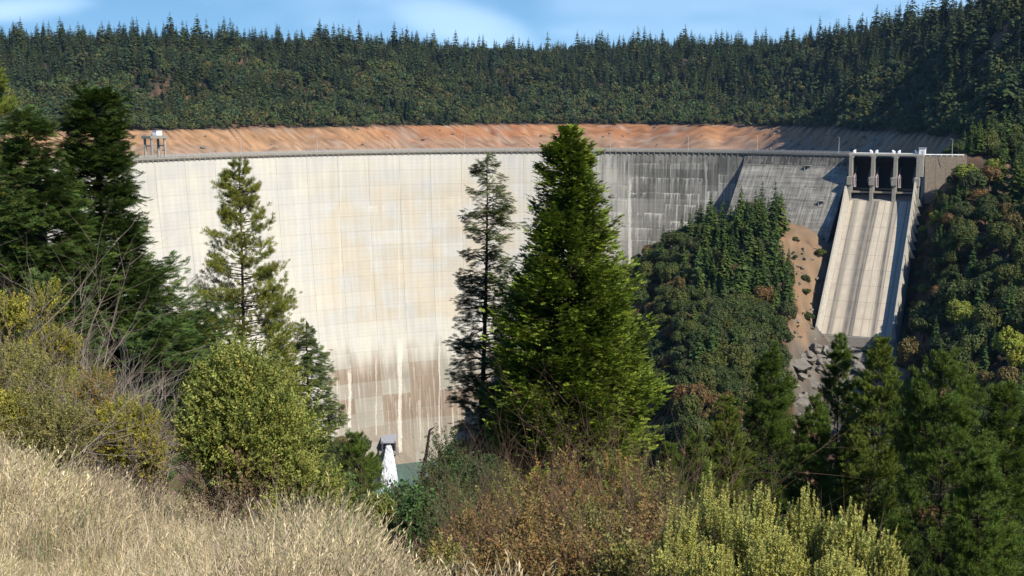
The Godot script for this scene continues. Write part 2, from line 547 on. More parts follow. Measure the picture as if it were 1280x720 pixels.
func build_terrain():
	make_table()
	var rows := [-60.0, -30.0, -12.0, -5.0, -2.0]
	var d := 0.0
	while d < 800.0:
		rows.append(d)
		d += clampf((d + 8.0) * 0.02, 0.25, 6.0)
	var nx := 301
	var g := sheet("ground", nx, rows, func(i, dd): return lerpf(-0.74, 0.74, float(i) / (nx - 1)) * maxf(dd + 4.0, 9.0) if dd >= 0.0 else lerpf(-0.74, 0.74, float(i) / (nx - 1)) * (9.0 - dd),
		func(x, dd): return gy(x, dd), func(p): return ground_colour(p), M.ground)
	tag(g, "wooded canyon slope with dry grass at its top", "ground")
	# far shore and hill
	rows = []
	d = 690.0
	while d < 3300.0:
		rows.append(d)
		d += 9.0 if d < 2250.0 else 30.0
	var nf := 261
	var f := sheet("far_hill", nf, rows, func(i, dd): return lerpf(-0.72, 0.72, float(i) / (nf - 1)) * dd,
		func(x, dd): return fy(x, dd), func(p): return shore_colour(p.x, -p.z, -p.z - shore_d(p.x / -p.z)), M.hill)
	tag(f, "forested hill above a bare red reservoir shore", "hill")
	# blue ridge far behind the saddle of the hill
	var dm := mat("distant_slope", Color(0.03, 0.05, 0.05), 1.0)
	var far := sheet("distant_ridge", 81, [6800.0, 7200.0, 7600.0, 8000.0], func(i, dd): return lerpf(-4500.0, 5500.0, i / 80.0),
		func(x, dd): return lerpf(60.0, 395.0 + noise_b.get_noise_2d(x * 0.0006, 2.0) * 190.0 - absf(x - 1000.0) * 0.03, clampf((dd - 6800.0) / 800.0, 0.0, 1.0)), func(p): return Color(1, 1, 1), dm)
	tag(far, "far blue wooded ridge behind the hill's saddle", "ridge")
	# reservoir behind the dam and the pool at its foot
	var b := MB.new()
	for i in 72:
		var th0 := lerpf(TH0, TH1, i / 72.0); var th1 := lerpf(TH0, TH1, (i + 1) / 72.0)
		var wf := func(th, r): return Vector3(AC.x + r * sin(th), -92.0, -(AC.y + r * cos(th)))
		b.quad(wf.call(th0, AR + 7.5), wf.call(th1, AR + 7.5), wf.call(th1, 2300.0), wf.call(th0, 2300.0))
	var r := part("reservoir_water", b.mesh(M.river_water), self)
	tag(r, "drawn down reservoir behind the dam", "water", "", "structure")
	b = MB.new()
	for i in 12:
		var z0 := -400.0 - i * 28.0; var z1 := z0 - 28.0
		b.quad(Vector3(-115, -213.4, z0), Vector3(60, -213.4, z0), Vector3(60, -213.4, z1), Vector3(-115, -213.4, z1))
	r = part("river_pool", b.mesh(M.river_water), self)
	tag(r, "green river pool at the foot of the dam", "water", "", "structure")

# ------------------------------------------------------------------ the arch dam
const AC := Vector2(26.0, 471.6)     # centre of the arch in plan (x, d)
const AR := 253.5
const TH0 := -1.309                  # -75 degrees
const TH1 := 0.4660                  # 26.7 degrees
const HB := 196.0
const PA := Vector2(140.0, 698.0)    # where the thrust block begins
const BT := Vector2(0.8, -0.6)       # along the thrust block
const BN := Vector2(-0.6, -0.8)      # its downstream side
const BW := 65.6
const SB := Vector2(192.5, 658.6)    # where the spillway begins
const ST := Vector2(0.9165, -0.40)
const SN := Vector2(-0.40, -0.9165)
const SW := 37.8

func arch_off(h: float) -> float:
	var k := maxf(h - 4.0, 0.0)
	return 0.055 * k + 0.00048 * k * k

func arch(th: float, h: float, extra := 0.0) -> Vector3:
	var r := AR - arch_off(h) - extra
	return Vector3(AC.x + r * sin(th), YC - h, -(AC.y + r * cos(th)))

var arch_grid := []
func arch_at(px: float, py: float) -> Vector2:
	# (theta, h) of the point of the downstream face seen at a photo pixel
	if arch_grid.is_empty():
		for i in 90:
			for j in 60:
				var th := lerpf(TH0, TH1, i / 89.0); var h := lerpf(0.0, HB, j / 59.0)
				arch_grid.append([pix(arch(th, h)), th, h])
	var best: Array; var bd := 1e18
	for e in arch_grid:
		var q: float = e[0].distance_squared_to(Vector2(px, py))
		if q < bd: bd = q; best = e
	var th: float = best[1]; var h: float = best[2]
	for k in 4:
		var p := pix(arch(th, h)); var e := Vector2(px, py) - p
		var gx := (pix(arch(th + 0.01, h)) - p) / 0.01; var gh := (pix(arch(th, h + 1.0)) - p)
		var det := gx.x * gh.y - gx.y * gh.x
		th += (e.x * gh.y - e.y * gh.x) / det
		h += (gx.x * e.y - gx.y * e.x) / det
	return Vector2(th, h)

class Paint:
	var w: int; var h: int
	var d := PackedFloat32Array()
	var rng := RandomNumberGenerator.new()
	func _init(w_: int, h_: int):
		w = w_; h = h_; d.resize(w * h * 3); rng.seed = 99
	func dab(x: int, y: int, c: Color, a: float):
		if x < 0 or y < 0 or x >= w or y >= h: return
		var k := (y * w + x) * 3
		d[k] += (c.r - d[k]) * a; d[k + 1] += (c.g - d[k + 1]) * a; d[k + 2] += (c.b - d[k + 2]) * a
	func run(x: float, y: float, wide: float, long: float, c: Color, a: float):
		# a mineral run: starts at y and thins out downwards, ragged
		var x0 := int(x - wide / 2); var drift := rng.randf_range(-0.03, 0.03)
		for j in int(long):
			var t := j / long
			var ww := maxf(1.0, wide * (1.0 - 0.65 * t))
			for i in int(ceil(ww)):
				dab(int(x0 + (wide - ww) / 2 + i + drift * j), int(y) + j, c, a * (1.0 - t * t) * rng.randf_range(0.55, 1.0))
	func seep(x0: float, x1: float, y: float, c: Color, a: float, drop: float):
		# a lift joint that weeps: a ragged line with runs below it
		var x := x0
		var env := FastNoiseLite.new(); env.seed = int(y * 7 + x0); env.frequency = 0.03
		while x < x1:
			var s := clampf(0.60 + env.get_noise_1d(x) * 1.6, 0.0, 1.0)
			var yj := int(y + env.get_noise_2d(x * 0.6, 40.0) * 2.2)
			for j in 1 + int(rng.randf() * 2.6 * s): dab(int(x), yj + j, c, a * s * rng.randf_range(0.5, 1.0))
			if rng.randf() < 0.34 * s: run(x, yj, rng.randf_range(1, 3.6), drop * pow(rng.randf(), 1.6) * 1.7 + 3.0, c, a * rng.randf_range(0.2, 0.9))
			x += 1.0
	func texture() -> ImageTexture:
		var b := PackedByteArray(); b.resize(w * h * 3)
		for i in d.size(): b[i] = int(clampf(d[i], 0.0, 1.0) * 255.0)
		return ImageTexture.create_from_image(Image.create_from_data(w, h, false, Image.FORMAT_RGB8, b))

func noise_bytes(w: int, h: int, seed_: int, freq: float, oct: int, sw := 1, sh := 1) -> PackedByteArray:
	# noise stretched sw times across and sh times down
	var nz := FastNoiseLite.new(); nz.seed = seed_; nz.frequency = freq; nz.fractal_octaves = oct
	var im := nz.get_image(maxi(w / sw, 2), maxi(h / sh, 2))
	im.convert(Image.FORMAT_L8)
	im.resize(w, h, Image.INTERPOLATE_CUBIC)
	return im.get_data()

func arch_texture() -> ImageTexture:
	var w := 1536; var h := 680
	var P := Paint.new(w, h)
	var ua := func(px, py): var q := arch_at(px, py); return Vector2((q.x - TH0) / (TH1 - TH0) * w, q.y / HB * h)
	var blotch := noise_bytes(w, h, 41, 0.012, 5)
	var runs := noise_bytes(w, h, 42, 0.09, 4, 1, 24)          # tall thin streaks
	var runs2 := noise_bytes(w, h, 43, 0.03, 3, 1, 16)
	var bands := noise_bytes(w, h, 44, 0.10, 3, 24, 1)         # lifts poured at different times
	var cream := Color(0.690, 0.680, 0.638); var pale := Color(0.715, 0.712, 0.688); var tan := Color(0.668, 0.634, 0.568)
	var dark := Color(0.40, 0.395, 0.37); var brown := Color(0.475, 0.415, 0.355); var grey := Color(0.54, 0.525, 0.48)
	# zone limits, found on the wall
	var xd0: float = ua.call(690, 260).x; var xd1: float = ua.call(815, 260).x
	var tx0: float = ua.call(395, 300).x; var tx1: float = ua.call(660, 300).x
	var ty0: float = ua.call(480, 215).y; var ty1: float = ua.call(480, 402).y
	var by0: float = ua.call(500, 425).y; var by1: float = ua.call(500, 470).y; var by2: float = ua.call(500, 525).y
	var bx0: float = ua.call(405, 500).x; var bx1: float = ua.call(640, 480).x
	var gx0: float = ua.call(238, 400).x; var gx1: float = ua.call(262, 400).x; var gy0: float = ua.call(250, 345).y
	# every pour has a tone of its own
	var tone := PackedFloat32Array(); tone.resize(24 * 24)
	var tr := RandomNumberGenerator.new(); tr.seed = 8
	for i in tone.size(): tone[i] = tr.randf()
	for y in h:
		var fl := y * HB / h
		var lift := 0.0 if fposmod(fl, 2.25) > 0.33 else 1.0
		var row := clampi(int((fl - 2.2) / 9.0), 0, 23)
		for x in w:
			var k := y * w + x
			var n1 := blotch[k] / 255.0; var n2 := runs[k] / 255.0; var n3 := runs2[k] / 255.0; var n4 := bands[k] / 255.0
			var pour := tone[(x * 23 / w) * 24 + row]
			var c := pale.lerp(cream, clampf(n1 * 1.8 + n4 * 0.25 - 0.5, 0.0, 1.0))
			var t := smooth(tx0 - 40, tx0 + 60, x) * (1.0 - smooth(tx1 - 60, tx1 + 40, x)) * smooth(ty0 - 30, ty0 + 60, y) * (1.0 - smooth(ty1 - 14, ty1 + 8, y))
			c = c.lerp(tan, clampf(t * (n1 * 1.9 + n3 * 0.5 + n4 * 0.25 - 0.8), 0.0, 0.75))
			# brown wet lower blocks
			if y > by0 - 20 and x > bx0 and x < bx1:
				var e := smooth(by0 + (n3 - 0.5) * 60.0, by1 + (n3 - 0.5) * 60.0, y) * smooth(bx0, bx0 + 30, x)
				var bc := brown.lerp(grey, clampf(smooth(0.35, 0.75, pour) + (n4 - 0.5) * 0.25, 0.0, 1.0))
				if y > by2: bc = bc.lerp(grey, 0.55)
				c = c.lerp(bc, clampf(e * (0.72 + n2 * 0.4), 0.0, 0.95))
			if x > gx0 and x < gx1 and y > gy0: c = c.lerp(Color(0.53, 0.525, 0.50), 0.75 * clampf(n2 * 1.6, 0.3, 1.0))
			# weathered dark end
			var dk := smooth(xd0, xd1, x + (n3 - 0.5) * 120.0)
			dk *= clampf(0.50 + n2 * 0.60 + n4 * 0.25, 0.0, 1.0)
			c = c.lerp(dark * (0.72 + 0.30 * n4 + 0.34 * pour + 0.25 * (n1 - 0.5)), clampf(dk, 0.0, 0.97))
			var s := 1.0 + (n2 - 0.5) * 0.07 + (n1 - 0.5) * 0.14 - lift * 0.025 + (pour - 0.5) * 0.035
			var q := k * 3
			P.d[q] = c.r * s; P.d[q + 1] = c.g * s; P.d[q + 2] = c.b * s
	# dark runs from the crest at the weathered end
	for i in 260:
		var x := P.rng.randf_range(xd0 - 30.0, w); var l := P.rng.randf_range(15, 120)
		P.run(x, P.rng.randf_range(6, 30), P.rng.randf_range(1, 3.5), l, Color(0.25, 0.25, 0.24), P.rng.randf_range(0.15, 0.6) * smooth(xd0, xd1 + 40.0, x))
	# faint rust runs over the pale wall
	for i in 420:
		var x := P.rng.randf_range(0, xd1)
		P.run(x, P.rng.randf_range(0, h * 0.75), P.rng.randf_range(1, 3), P.rng.randf_range(30, 170), [Color(0.62, 0.57, 0.48), Color(0.56, 0.54, 0.50), Color(0.78, 0.775, 0.755)][i % 3], P.rng.randf_range(0.05, 0.24))
	# contraction joints that weep white
	var white := Color(0.775, 0.77, 0.735)
	var veins := [[787, 218, 332, 5.0, 0.95], [882, 196, 290, 3.5, 0.75], [762, 250, 330, 2.5, 0.5], [838, 205, 262, 2.2, 0.5], [426, 200, 392, 2.5, 0.6], [464, 210, 400, 1.6, 0.45], [499, 205, 400, 2.5, 0.55], [550, 215, 420, 1.8, 0.4],
		[437, 455, 566, 6.5, 0.95], [470, 445, 545, 2.5, 0.8], [500, 420, 566, 7.5, 0.95], [549, 420, 545, 3.0, 0.85], [421, 470, 540, 3.5, 0.6], [566, 430, 540, 2.5, 0.6], [375, 210, 400, 1.6, 0.4], [330, 215, 420, 1.6, 0.35], [525, 460, 560, 1.6, 0.5], [486, 470, 560, 1.5, 0.5]]
	for e in veins:
		var q0: Vector2 = ua.call(e[0], e[1]); var q1: Vector2 = ua.call(e[0], e[2])
		var n := int(q1.y - q0.y)
		for j in n:
			var t := float(j) / n
			var x := lerpf(q0.x, q1.x, t) + blotch[(int(q0.y + j) % h) * w + 300] / 255.0 * 3.0
			var ww: float = e[3] * (0.55 + 0.9 * blotch[(int(q0.y + j) % h) * w + 700] / 255.0) * 1.4
			for i in int(ww): P.dab(int(x - ww / 2 + i), int(q0.y + j), white, e[4] * P.rng.randf_range(0.45, 1.0) * minf(1.0, t * 8.0))
	# lift joints that weep white across the dark end
	for e in [[788, 880, 204, 0.3], [790, 878, 222, 0.55], [789, 876, 241, 0.9], [832, 872, 256, 0.9], [790, 830, 266, 0.9], [838, 862, 277, 0.8], [785, 880, 285, 0.5], [757, 786, 250, 0.7], [757, 782, 266, 0.55], [755, 785, 281, 0.5],
			[884, 916, 240, 0.95], [884, 908, 250, 0.8], [898, 926, 219, 0.5], [900, 920, 229, 0.4], [885, 905, 262, 0.7], [885, 900, 277, 0.7], [760, 880, 300, 0.4], [760, 850, 313, 0.4], [700, 785, 232, 0.25], [560, 640, 247, 0.4], [460, 500, 258, 0.5], [550, 590, 265, 0.35]]:
		var q0: Vector2 = ua.call(e[0], e[2]); var q1: Vector2 = ua.call(e[1], e[2])
		P.seep(q0.x, q1.x, q0.y, white, minf(1.0, e[3] * 1.25), 40.0)
	for i in 150:
		var x := P.rng.randf_range(xd0, w)
		P.run(x, P.rng.randf_range(20, h * 0.6), P.rng.randf_range(1, 2.2), P.rng.randf_range(10, 60), white, P.rng.randf_range(0.1, 0.55))
	# white runs between the brown blocks
	for i in 190:
		var x := P.rng.randf_range(bx0, bx1)
		P.run(x, P.rng.randf_range(by0 - 30, by2 + 20), P.rng.randf_range(1, 5.0) if i % 4 == 0 else P.rng.randf_range(1, 2.2), P.rng.randf_range(25, 170), white, P.rng.randf_range(0.08, 0.5))
	return P.texture()

func block_texture() -> ImageTexture:
	var w := 512; var h := 384
	var P := Paint.new(w, h)
	var blotch := noise_bytes(w, h, 51, 0.02, 5); var runs := noise_bytes(w, h, 52, 0.09, 4, 1, 16); var bands := noise_bytes(w, h, 53, 0.08, 3, 16, 1)
	for y in h:
		for x in w:
			var k := y * w + x
			var n1 := blotch[k] / 255.0; var n2 := runs[k] / 255.0; var n4 := bands[k] / 255.0
			var s := 0.475 + 0.12 * (n4 - 0.5) + 0.16 * (n1 - 0.5) + 0.16 * (n2 - 0.5)
			if y < 50 and n1 + n2 > 1.02: s *= 0.6
			P.d[k * 3] = s; P.d[k * 3 + 1] = s * 0.98; P.d[k * 3 + 2] = s * 0.91
	var white := Color(0.72, 0.71, 0.68)
	for e in [[0.05, 0.5, 0.30, 0.35], [0.62, 0.75, 0.36, 0.8], [0.8, 0.97, 0.40, 0.7], [0.55, 0.95, 0.57, 0.6], [0.7, 0.8, 0.80, 0.7], [0.1, 0.4, 0.18, 0.3]]:
		P.seep(e[0] * w, e[1] * w, e[2] * h, white, e[3], 110.0)
	for i in 120: P.run(P.rng.randf() * w, P.rng.randf() * h * 0.7, P.rng.randf_range(1, 4), P.rng.randf_range(30, 160), white, P.rng.randf_range(0.06, 0.45))
	for i in 150: P.run(P.rng.randf() * w, P.rng.randf() * 24.0, P.rng.randf_range(1, 4), P.rng.randf_range(10, 60), Color(0.22, 0.22, 0.2), P.rng.randf_range(0.2, 0.7))
	return P.texture()

func slab(corner: Callable, u0: float, u1: float, v0: float, v1: float, gap: float, deep: float, cols: int, tex: Callable, proud := 0.0) -> MB:
	# one concrete panel with chamfered edges that fall back into the joints; corner(u, v, out) gives points in metres
	var b := MB.new()
	for i in cols:
		var a := lerpf(u0, u1, float(i) / cols); var e := lerpf(u0, u1, float(i + 1) / cols)
		b.quad_uv(corner.call(a, v1, proud), corner.call(e, v1, proud), corner.call(e, v0, proud), corner.call(a, v0, proud), tex.call(a, v1), tex.call(e, v1), tex.call(e, v0), tex.call(a, v0))
		b.quad_uv(corner.call(a, v0, proud), corner.call(e, v0, proud), corner.call(e, v0 - gap, -deep), corner.call(a, v0 - gap, -deep), tex.call(a, v0), tex.call(e, v0), tex.call(e, v0), tex.call(a, v0))
		b.quad_uv(corner.call(a, v1 + gap, -deep), corner.call(e, v1 + gap, -deep), corner.call(e, v1, proud), corner.call(a, v1, proud), tex.call(a, v1), tex.call(e, v1), tex.call(e, v1), tex.call(a, v1))
	return b

func build_dam():
	var face := mat("arch_concrete", Color(1, 1, 1), 0.9, false, arch_texture())
	face.texture_repeat = false
	stage("arch texture")
	var dam := thing("arch_dam", Vector3.ZERO, "tall pale concrete arch dam curving across the canyon", "dam")
	# core: recessed body behind the panels, crest, upstream face
	var b := MB.new()
	var n := 72
	for i in n:
		var a := lerpf(TH0, TH1, float(i) / n); var e := lerpf(TH0, TH1, float(i + 1) / n)
		for j in 20:
			var h0 := lerpf(0.4, HB, j / 20.0); var h1 := lerpf(0.4, HB, (j + 1) / 20.0)
			b.quad(arch(a, h1, -0.45), arch(e, h1, -0.45), arch(e, h0, -0.45), arch(a, h0, -0.45))
		var up := func(th, h): return Vector3(AC.x + (AR + 8.0) * sin(th), YC - h, -(AC.y + (AR + 8.0) * cos(th)))
		b.quad(up.call(e, HB), up.call(a, HB), up.call(a, 0.4), up.call(e, 0.4))
		b.quad(arch(a, 0.4, -0.45), arch(e, 0.4, -0.45), up.call(e, 0.4), up.call(a, 0.4))
	part("body", b.mesh(M.concrete_dark, false), dam)
	# concrete panels: monoliths between contraction joints, lifts between pours
	var cols := 23; var lift := 9.0
	var W := AR * (TH1 - TH0) / cols
	var corner := func(u, v, out): return arch(TH0 + u / AR, v, out)
	var tex := func(u, v): return Vector2(u / (AR * (TH1 - TH0)), v / HB)
	var count := 0
	for i in cols:
		for j in 22:
			var v0 := 2.2 + j * lift; var v1 := minf(v0 + lift, HB)
			if v1 - v0 < 2.0: continue
			var mid := arch(TH0 + (i + 0.5) * W / AR, v0)
			var l := arch(TH0 + i * W / AR, v0); var r := arch(TH0 + (i + 1) * W / AR, v0)
			if mid.y < gy(mid.x, -mid.z) - 3.0 and l.y < gy(l.x, -l.z) - 3.0 and r.y < gy(r.x, -r.z) - 3.0: continue
			var me := slab(corner, i * W + 0.05, (i + 1) * W - 0.05, v0 + 0.035, v1 - 0.035, 0.04, 0.14, 2, tex, rr(-0.02, 0.03))
			part("concrete_panel", me.mesh(face), dam)
			count += 1
	print("panels ", count)
	# thrust block
	var bt := mat("block_concrete", Color(1, 1, 1), 0.9, false, block_texture())
	bt.texture_repeat = false
	var tb := thing("thrust_block", Vector3.ZERO, "grey stained thrust block between arch dam and spillway", "concrete block")
	var bp := func(u, v, out):
		var o: float = 0.3 + 0.70 * maxf(v - 5.0, 0.0) + out
		var q: Vector2 = PA + BT * u + BN * o
		return Vector3(q.x, YC - v, -q.y)
	b = MB.new()
	for j in 12:
		var v0 := 0.4 + j * 4.5; var v1 := v0 + 4.5
		b.quad(bp.call(0.0, v1, -0.5), bp.call(BW, v1, -0.5), bp.call(BW, v0, -0.5), bp.call(0.0, v0, -0.5))
	var back := func(u, v):
		var q: Vector2 = PA + BT * u - BN * 9.0
		return Vector3(q.x, YC - v, -q.y)
	for s in [0.0, BW]:
		for j in 12:
			var v0 := 0.4 + j * 4.5; var v1 := v0 + 4.5
			b.quad(bp.call(s, v1, -0.02), bp.call(s, v0, -0.02), back.call(s, v0), back.call(s, v1))
	b.quad(bp.call(0.0, 0.4, -0.5), bp.call(BW, 0.4, -0.5), back.call(BW, 0.4), back.call(0.0, 0.4))
	part("body", b.mesh(M.concrete_dark), tb)
	var bw := BW / 5.0
	var bh := 6.0
	var btex := func(u, v): return Vector2(u / BW, v / 54.0)
	for i in 5:
		for j in 9:
			var v0 := 2.0 + j * bh if j > 0 else 2.0
			var p := slab(bp, i * bw + 0.09, (i + 1) * bw - 0.09, v0 + 0.06, v0 + bh - 0.06, 0.05, 0.4, 1, btex, rr(-0.03, 0.06))
			part("concrete_panel", p.mesh(bt), tb)
	# small gallery doorways in the block
	for e in [[41.0, 7.0, 2.6, 3.4], [55.5, 26.0, 2.2, 3.2]]:
		b = MB.new()
		var bas := Basis(Vector3(BT.x, 0, -BT.y), Vector3.UP, Vector3(BN.x, 0, -BN.y))
		var c: Vector3 = bp.call(e[0], e[1], 0.9)
		b.box(c + Vector3(0, 0, 0), bas, Vector3(e[2] + 1.0, 0.35, 2.6), 0.03)
		b.box(c + Vector3(0, -e[3], 0), bas, Vector3(e[2] + 1.4, 0.4, 3.0), 0.03)
		b.box(c + bas * Vector3(-e[2] * 0.5 - 0.3, -e[3] * 0.5, 0), bas, Vector3(0.4, e[3], 2.4), 0.03)
		var hood := part("gallery_porch", b.mesh(M.concrete_light), tb)
		b = MB.new()
		b.box(c + bas * Vector3(0, -e[3] * 0.5, -0.4), bas, Vector3(e[2], e[3] - 0.4, 1.2))
		part("door", b.mesh(M.door_steel), hood)

# ------------------------------------------------------------------ gated spillway
func sp(u: float, v: float, o: float) -> Vector3:
	# u along the crest, v below the crest, o downstream
	var q: Vector2 = SB + ST * u + SN * o
	return Vector3(q.x, YC - v, -q.y)

func sbasis() -> Basis:
	return Basis(Vector3(ST.x, 0, -ST.y), Vector3.UP, Vector3(SN.x, 0, -SN.y))

const CH0 := 12.0      # where the chute begins, downstream of the crest line
const CHL := 86.0
const CHV0 := 25.0
const CHV1 := 85.8

func chute_v(o: float) -> float:
	var t := clampf((o - CH0) / CHL, 0.0, 1.0)
	return lerpf(CHV0, CHV1, t * 0.93 + 0.07 * t * t)

func chute_texture() -> ImageTexture:
	var w := 256; var h := 512
	var P := Paint.new(w, h)
	var blotch := noise_bytes(w, h, 61, 0.02, 5); var runs := noise_bytes(w, h, 62, 0.10, 4, 1, 40); var runs2 := noise_bytes(w, h, 63, 0.04, 2, 1, 40)
	for y in h:
		for x in w:
			var k := y * w + x
			var n1 := blotch[k] / 255.0; var n2 := runs[k] / 255.0; var n3 := runs2[k] / 255.0
			var u := float(x) / w
			var stain := 0.0          # dark water stains that run the length of the chute
			for e in [[0.09, 0.02, 0.6], [0.13, 0.03, 0.45], [0.33, 0.05, 0.7], [0.40, 0.03, 0.9], [0.45, 0.018, 0.7], [0.72, 0.025, 0.85], [0.77, 0.02, 0.5], [0.90, 0.015, 0.4], [0.57, 0.012, 0.3]]:
				stain = maxf(stain, e[2] * exp(-pow((u - e[0] + (n3 - 0.5) * 0.05) / e[1], 2.0)))
			stain = clampf(stain * (0.35 + n2 * 0.9 + n1 * 0.7) + 0.25 * maxf(0.0, n2 - 0.55), 0.0, 0.95)
			var c := Color(0.655, 0.618, 0.55).lerp(Color(0.34, 0.328, 0.31), stain)
			var s := 1.0 + (n2 - 0.5) * 0.14 + (n1 - 0.5) * 0.10
			P.d[k * 3] = c.r * s; P.d[k * 3 + 1] = c.g * s; P.d[k * 3 + 2] = c.b * s
	return P.texture()

func build_spillway():
	var s := thing("spillway", Vector3.ZERO, "concrete spillway with three radial gates and a steep pale chute", "spillway")
	var bs := sbasis()
	var pw := 2.1
	var bay := (SW - pw) / 3.0
	# piers
	for i in 4:
		var u := pw * 0.5 + i * bay
		var b := MB.new()
		b.box(sp(u, 14.0, 2.5), bs, Vector3(pw, 27.6, 15.0), 0.15)
		# nose narrower above, wider below
		b.box(sp(u, 21.6, 11.2), bs, Vector3(pw * 0.92, 12.6, 2.6), 0.12)
		var p := part("pier", b.mesh(M.concrete), s)
		b = MB.new()
		b.box(sp(u, 14.2, 11.6), bs, Vector3(pw + 0.9, 4.6, 3.4), 0.15)
		part("trunnion_block", b.mesh(M.concrete), p)
	# bridge deck over the bays with arched underside
	var b := MB.new()
	b.box(sp(SW * 0.5, -0.35, 2.5), bs, Vector3(SW + 1.0, 1.1, 14.0), 0.1)
	var deck := part("bridge_deck", b.mesh(M.concrete_light), s)
	for i in 3:
		b = MB.new()
		var u0 := pw + i * bay; var u1 := (i + 1) * bay
		var n := 16
		for k in n:
			var a := lerpf(u0, u1, float(k) / n); var e := lerpf(u0, u1, float(k + 1) / n)
			var va := 0.35 + 1.5 * pow(absf(float(k) / n * 2.0 - 1.0), 7.0); var ve := 0.35 + 1.5 * pow(absf(float(k + 1) / n * 2.0 - 1.0), 7.0)
			b.quad(sp(a, va, 9.3), sp(e, ve, 9.3), sp(e, 0.2, 9.3), sp(a, 0.2, 9.3))
			b.quad(sp(a, va, 9.3), sp(a, va, -4.0), sp(e, ve, -4.0), sp(e, ve, 9.3))
		part("haunch", b.mesh(M.concrete_light), deck)
	# gates
	for i in 3:
		var u0 := pw + i * bay + 0.05; var u1 := (i + 1) * bay - 0.05
		var um := (u0 + u1) * 0.5
		var trun := Vector2(11.8, 14.2)      # (o, v)
		var gp := func(u, an, r): return sp(u, trun.y + r * sin(an), trun.x - r * cos(an))
		b = MB.new()
		for k in 10:
			var a0 := lerpf(-1.15, 0.60, k / 10.0); var a1 := lerpf(-1.15, 0.60, (k + 1) / 10.0)
			b.quad(gp.call(u0, a1, 14.5), gp.call(u1, a1, 14.5), gp.call(u1, a0, 14.5), gp.call(u0, a0, 14.5))
		var g := part("radial_gate", b.mesh(M.gate_steel), s)
		for k in 4:
			b = MB.new()
			var an := lerpf(-0.62, 0.1, k / 3.0)
			var c: Vector3 = gp.call(um, an, 14.1)
			b.box(c, bs, Vector3(u1 - u0 - 0.1, 0.35, 0.7), 0.03)
			part("girder", b.mesh(M.gate_steel), g)
		b = MB.new()
		b.box(gp.call(um, 0.37, 14.0), bs, Vector3(u1 - u0 - 0.1, 1.1, 1.0), 0.05)
		part("bottom_girder", b.mesh(M.gate_girder), g)
		for sd in [u0 + 1.0, u1 - 1.0]:
			b = MB.new()
			for an in [-0.55, 0.0, 0.3]:
				b.tube([gp.call(sd, an, 0.3), gp.call(sd, an, 14.0)], [0.35, 0.28], 6)
			b.tube([gp.call(sd, -0.55, 7.0), gp.call(sd, 0.3, 7.0)], [0.2, 0.2], 5)
			b.tube([gp.call(sd, -0.55, 7.0), gp.call(sd, 0.0, 11.0), gp.call(sd, 0.3, 7.0)], [0.16, 0.16, 0.16], 5)
			part("gate_arm", b.mesh(M.strut_steel, true), g)
		b = MB.new()
		b.box(sp(um, 20.3, 10.6), bs, Vector3(u1 - u0 - 0.06, 1.0, 1.2), 0.06)  # stand-in for the shaded bottom girder, added farther out where sun reaches it
		part("added_girder", b.mesh(M.gate_girder), g)
		# trunnion truss on the lit side
		b = MB.new()
		b.tube([sp(u0 + 0.9, 11.0, 12.6), sp(u0 + 1.5, 17.5, 12.2)], [0.4, 0.4], 6)
		b.tube([sp(u0 + 0.3, 13.0, 12.4), sp(u0 + 2.2, 12.0, 11.0)], [0.25, 0.25], 6)
		b.tube([sp(u0 + 0.3, 17.0, 12.4), sp(u0 + 2.4, 17.4, 11.4)], [0.25, 0.25], 6)
		b.tube([sp(u0 + 2.0, 10.5, 11.6), sp(u0 + 2.2, 17.2, 11.2)], [0.25, 0.25], 6)
		part("trunnion_bracket", b.mesh(M.strut_steel, true), g)
		# sill: rounded weir crest under the gate
		b = MB.new()
		for k in 10:
			var o0 := lerpf(-7.0, CH0, k / 10.0); var o1 := lerpf(-7.0, CH0, (k + 1) / 10.0)
			var f := func(o): return 22.2 + (2.8 * pow(maxf(o + 2.0, 0.0) / 14.0, 1.6)) + 0.02 * pow(minf(o + 2.0, 0.0), 2)
			b.quad(sp(u0, f.call(o1), o1), sp(u1, f.call(o1), o1), sp(u1, f.call(o0), o0), sp(u0, f.call(o0), o0))
		part("weir_sill", b.mesh(M.concrete, true), s)
		# hoist on the deck
		b = MB.new()
		b.box(sp(um, -1.25, 8.2), bs, Vector3(bay - 2.6, 0.3, 0.35), 0.04)
		for k in 2:
			b.box(sp(um + (k - 0.5) * (bay - 2.8), -1.7, 7.4), bs, Vector3(1.5, 1.6, 2.0), 0.2)
			b.tube([sp(um + (k - 0.5) * (bay - 2.8), -2.2, 7.6), sp(um + (k - 0.5) * (bay - 4.4), -2.2, 7.6)], [0.75, 0.75], 10)
		part("gate_hoist", b.mesh(M.white_paint), s)
	# chute floor in slabs
	var ct := mat("chute_concrete", Color(1, 1, 1), 0.9, false, chute_texture())
	ct.texture_repeat = false
	var cw := 33.5
	var u_a := 1.6
	var fp := func(u, v, out): return sp(u_a + u, chute_v(v) - out, v)
	var tx := func(u, v): return Vector2(u / cw, (v - CH0) / CHL)
	for i in 3:
		for j in 9:
			var o0 := CH0 + j * CHL / 9.0; var o1 := o0 + CHL / 9.0
			var me := MB.new()
			var ua: float = i * cw / 3.0 + 0.06; var ub: float = (i + 1) * cw / 3.0 - 0.06
			var k := 3
			for q in k:
				var oa := lerpf(o0 + 0.05, o1 - 0.05, float(q) / k); var ob := lerpf(o0 + 0.05, o1 - 0.05, float(q + 1) / k)
				me.quad_uv(fp.call(ua, ob, 0.0), fp.call(ub, ob, 0.0), fp.call(ub, oa, 0.0), fp.call(ua, oa, 0.0), tx.call(ua, ob), tx.call(ub, ob), tx.call(ub, oa), tx.call(ua, oa))
			part("chute_slab", me.mesh(ct), s)
	b = MB.new()
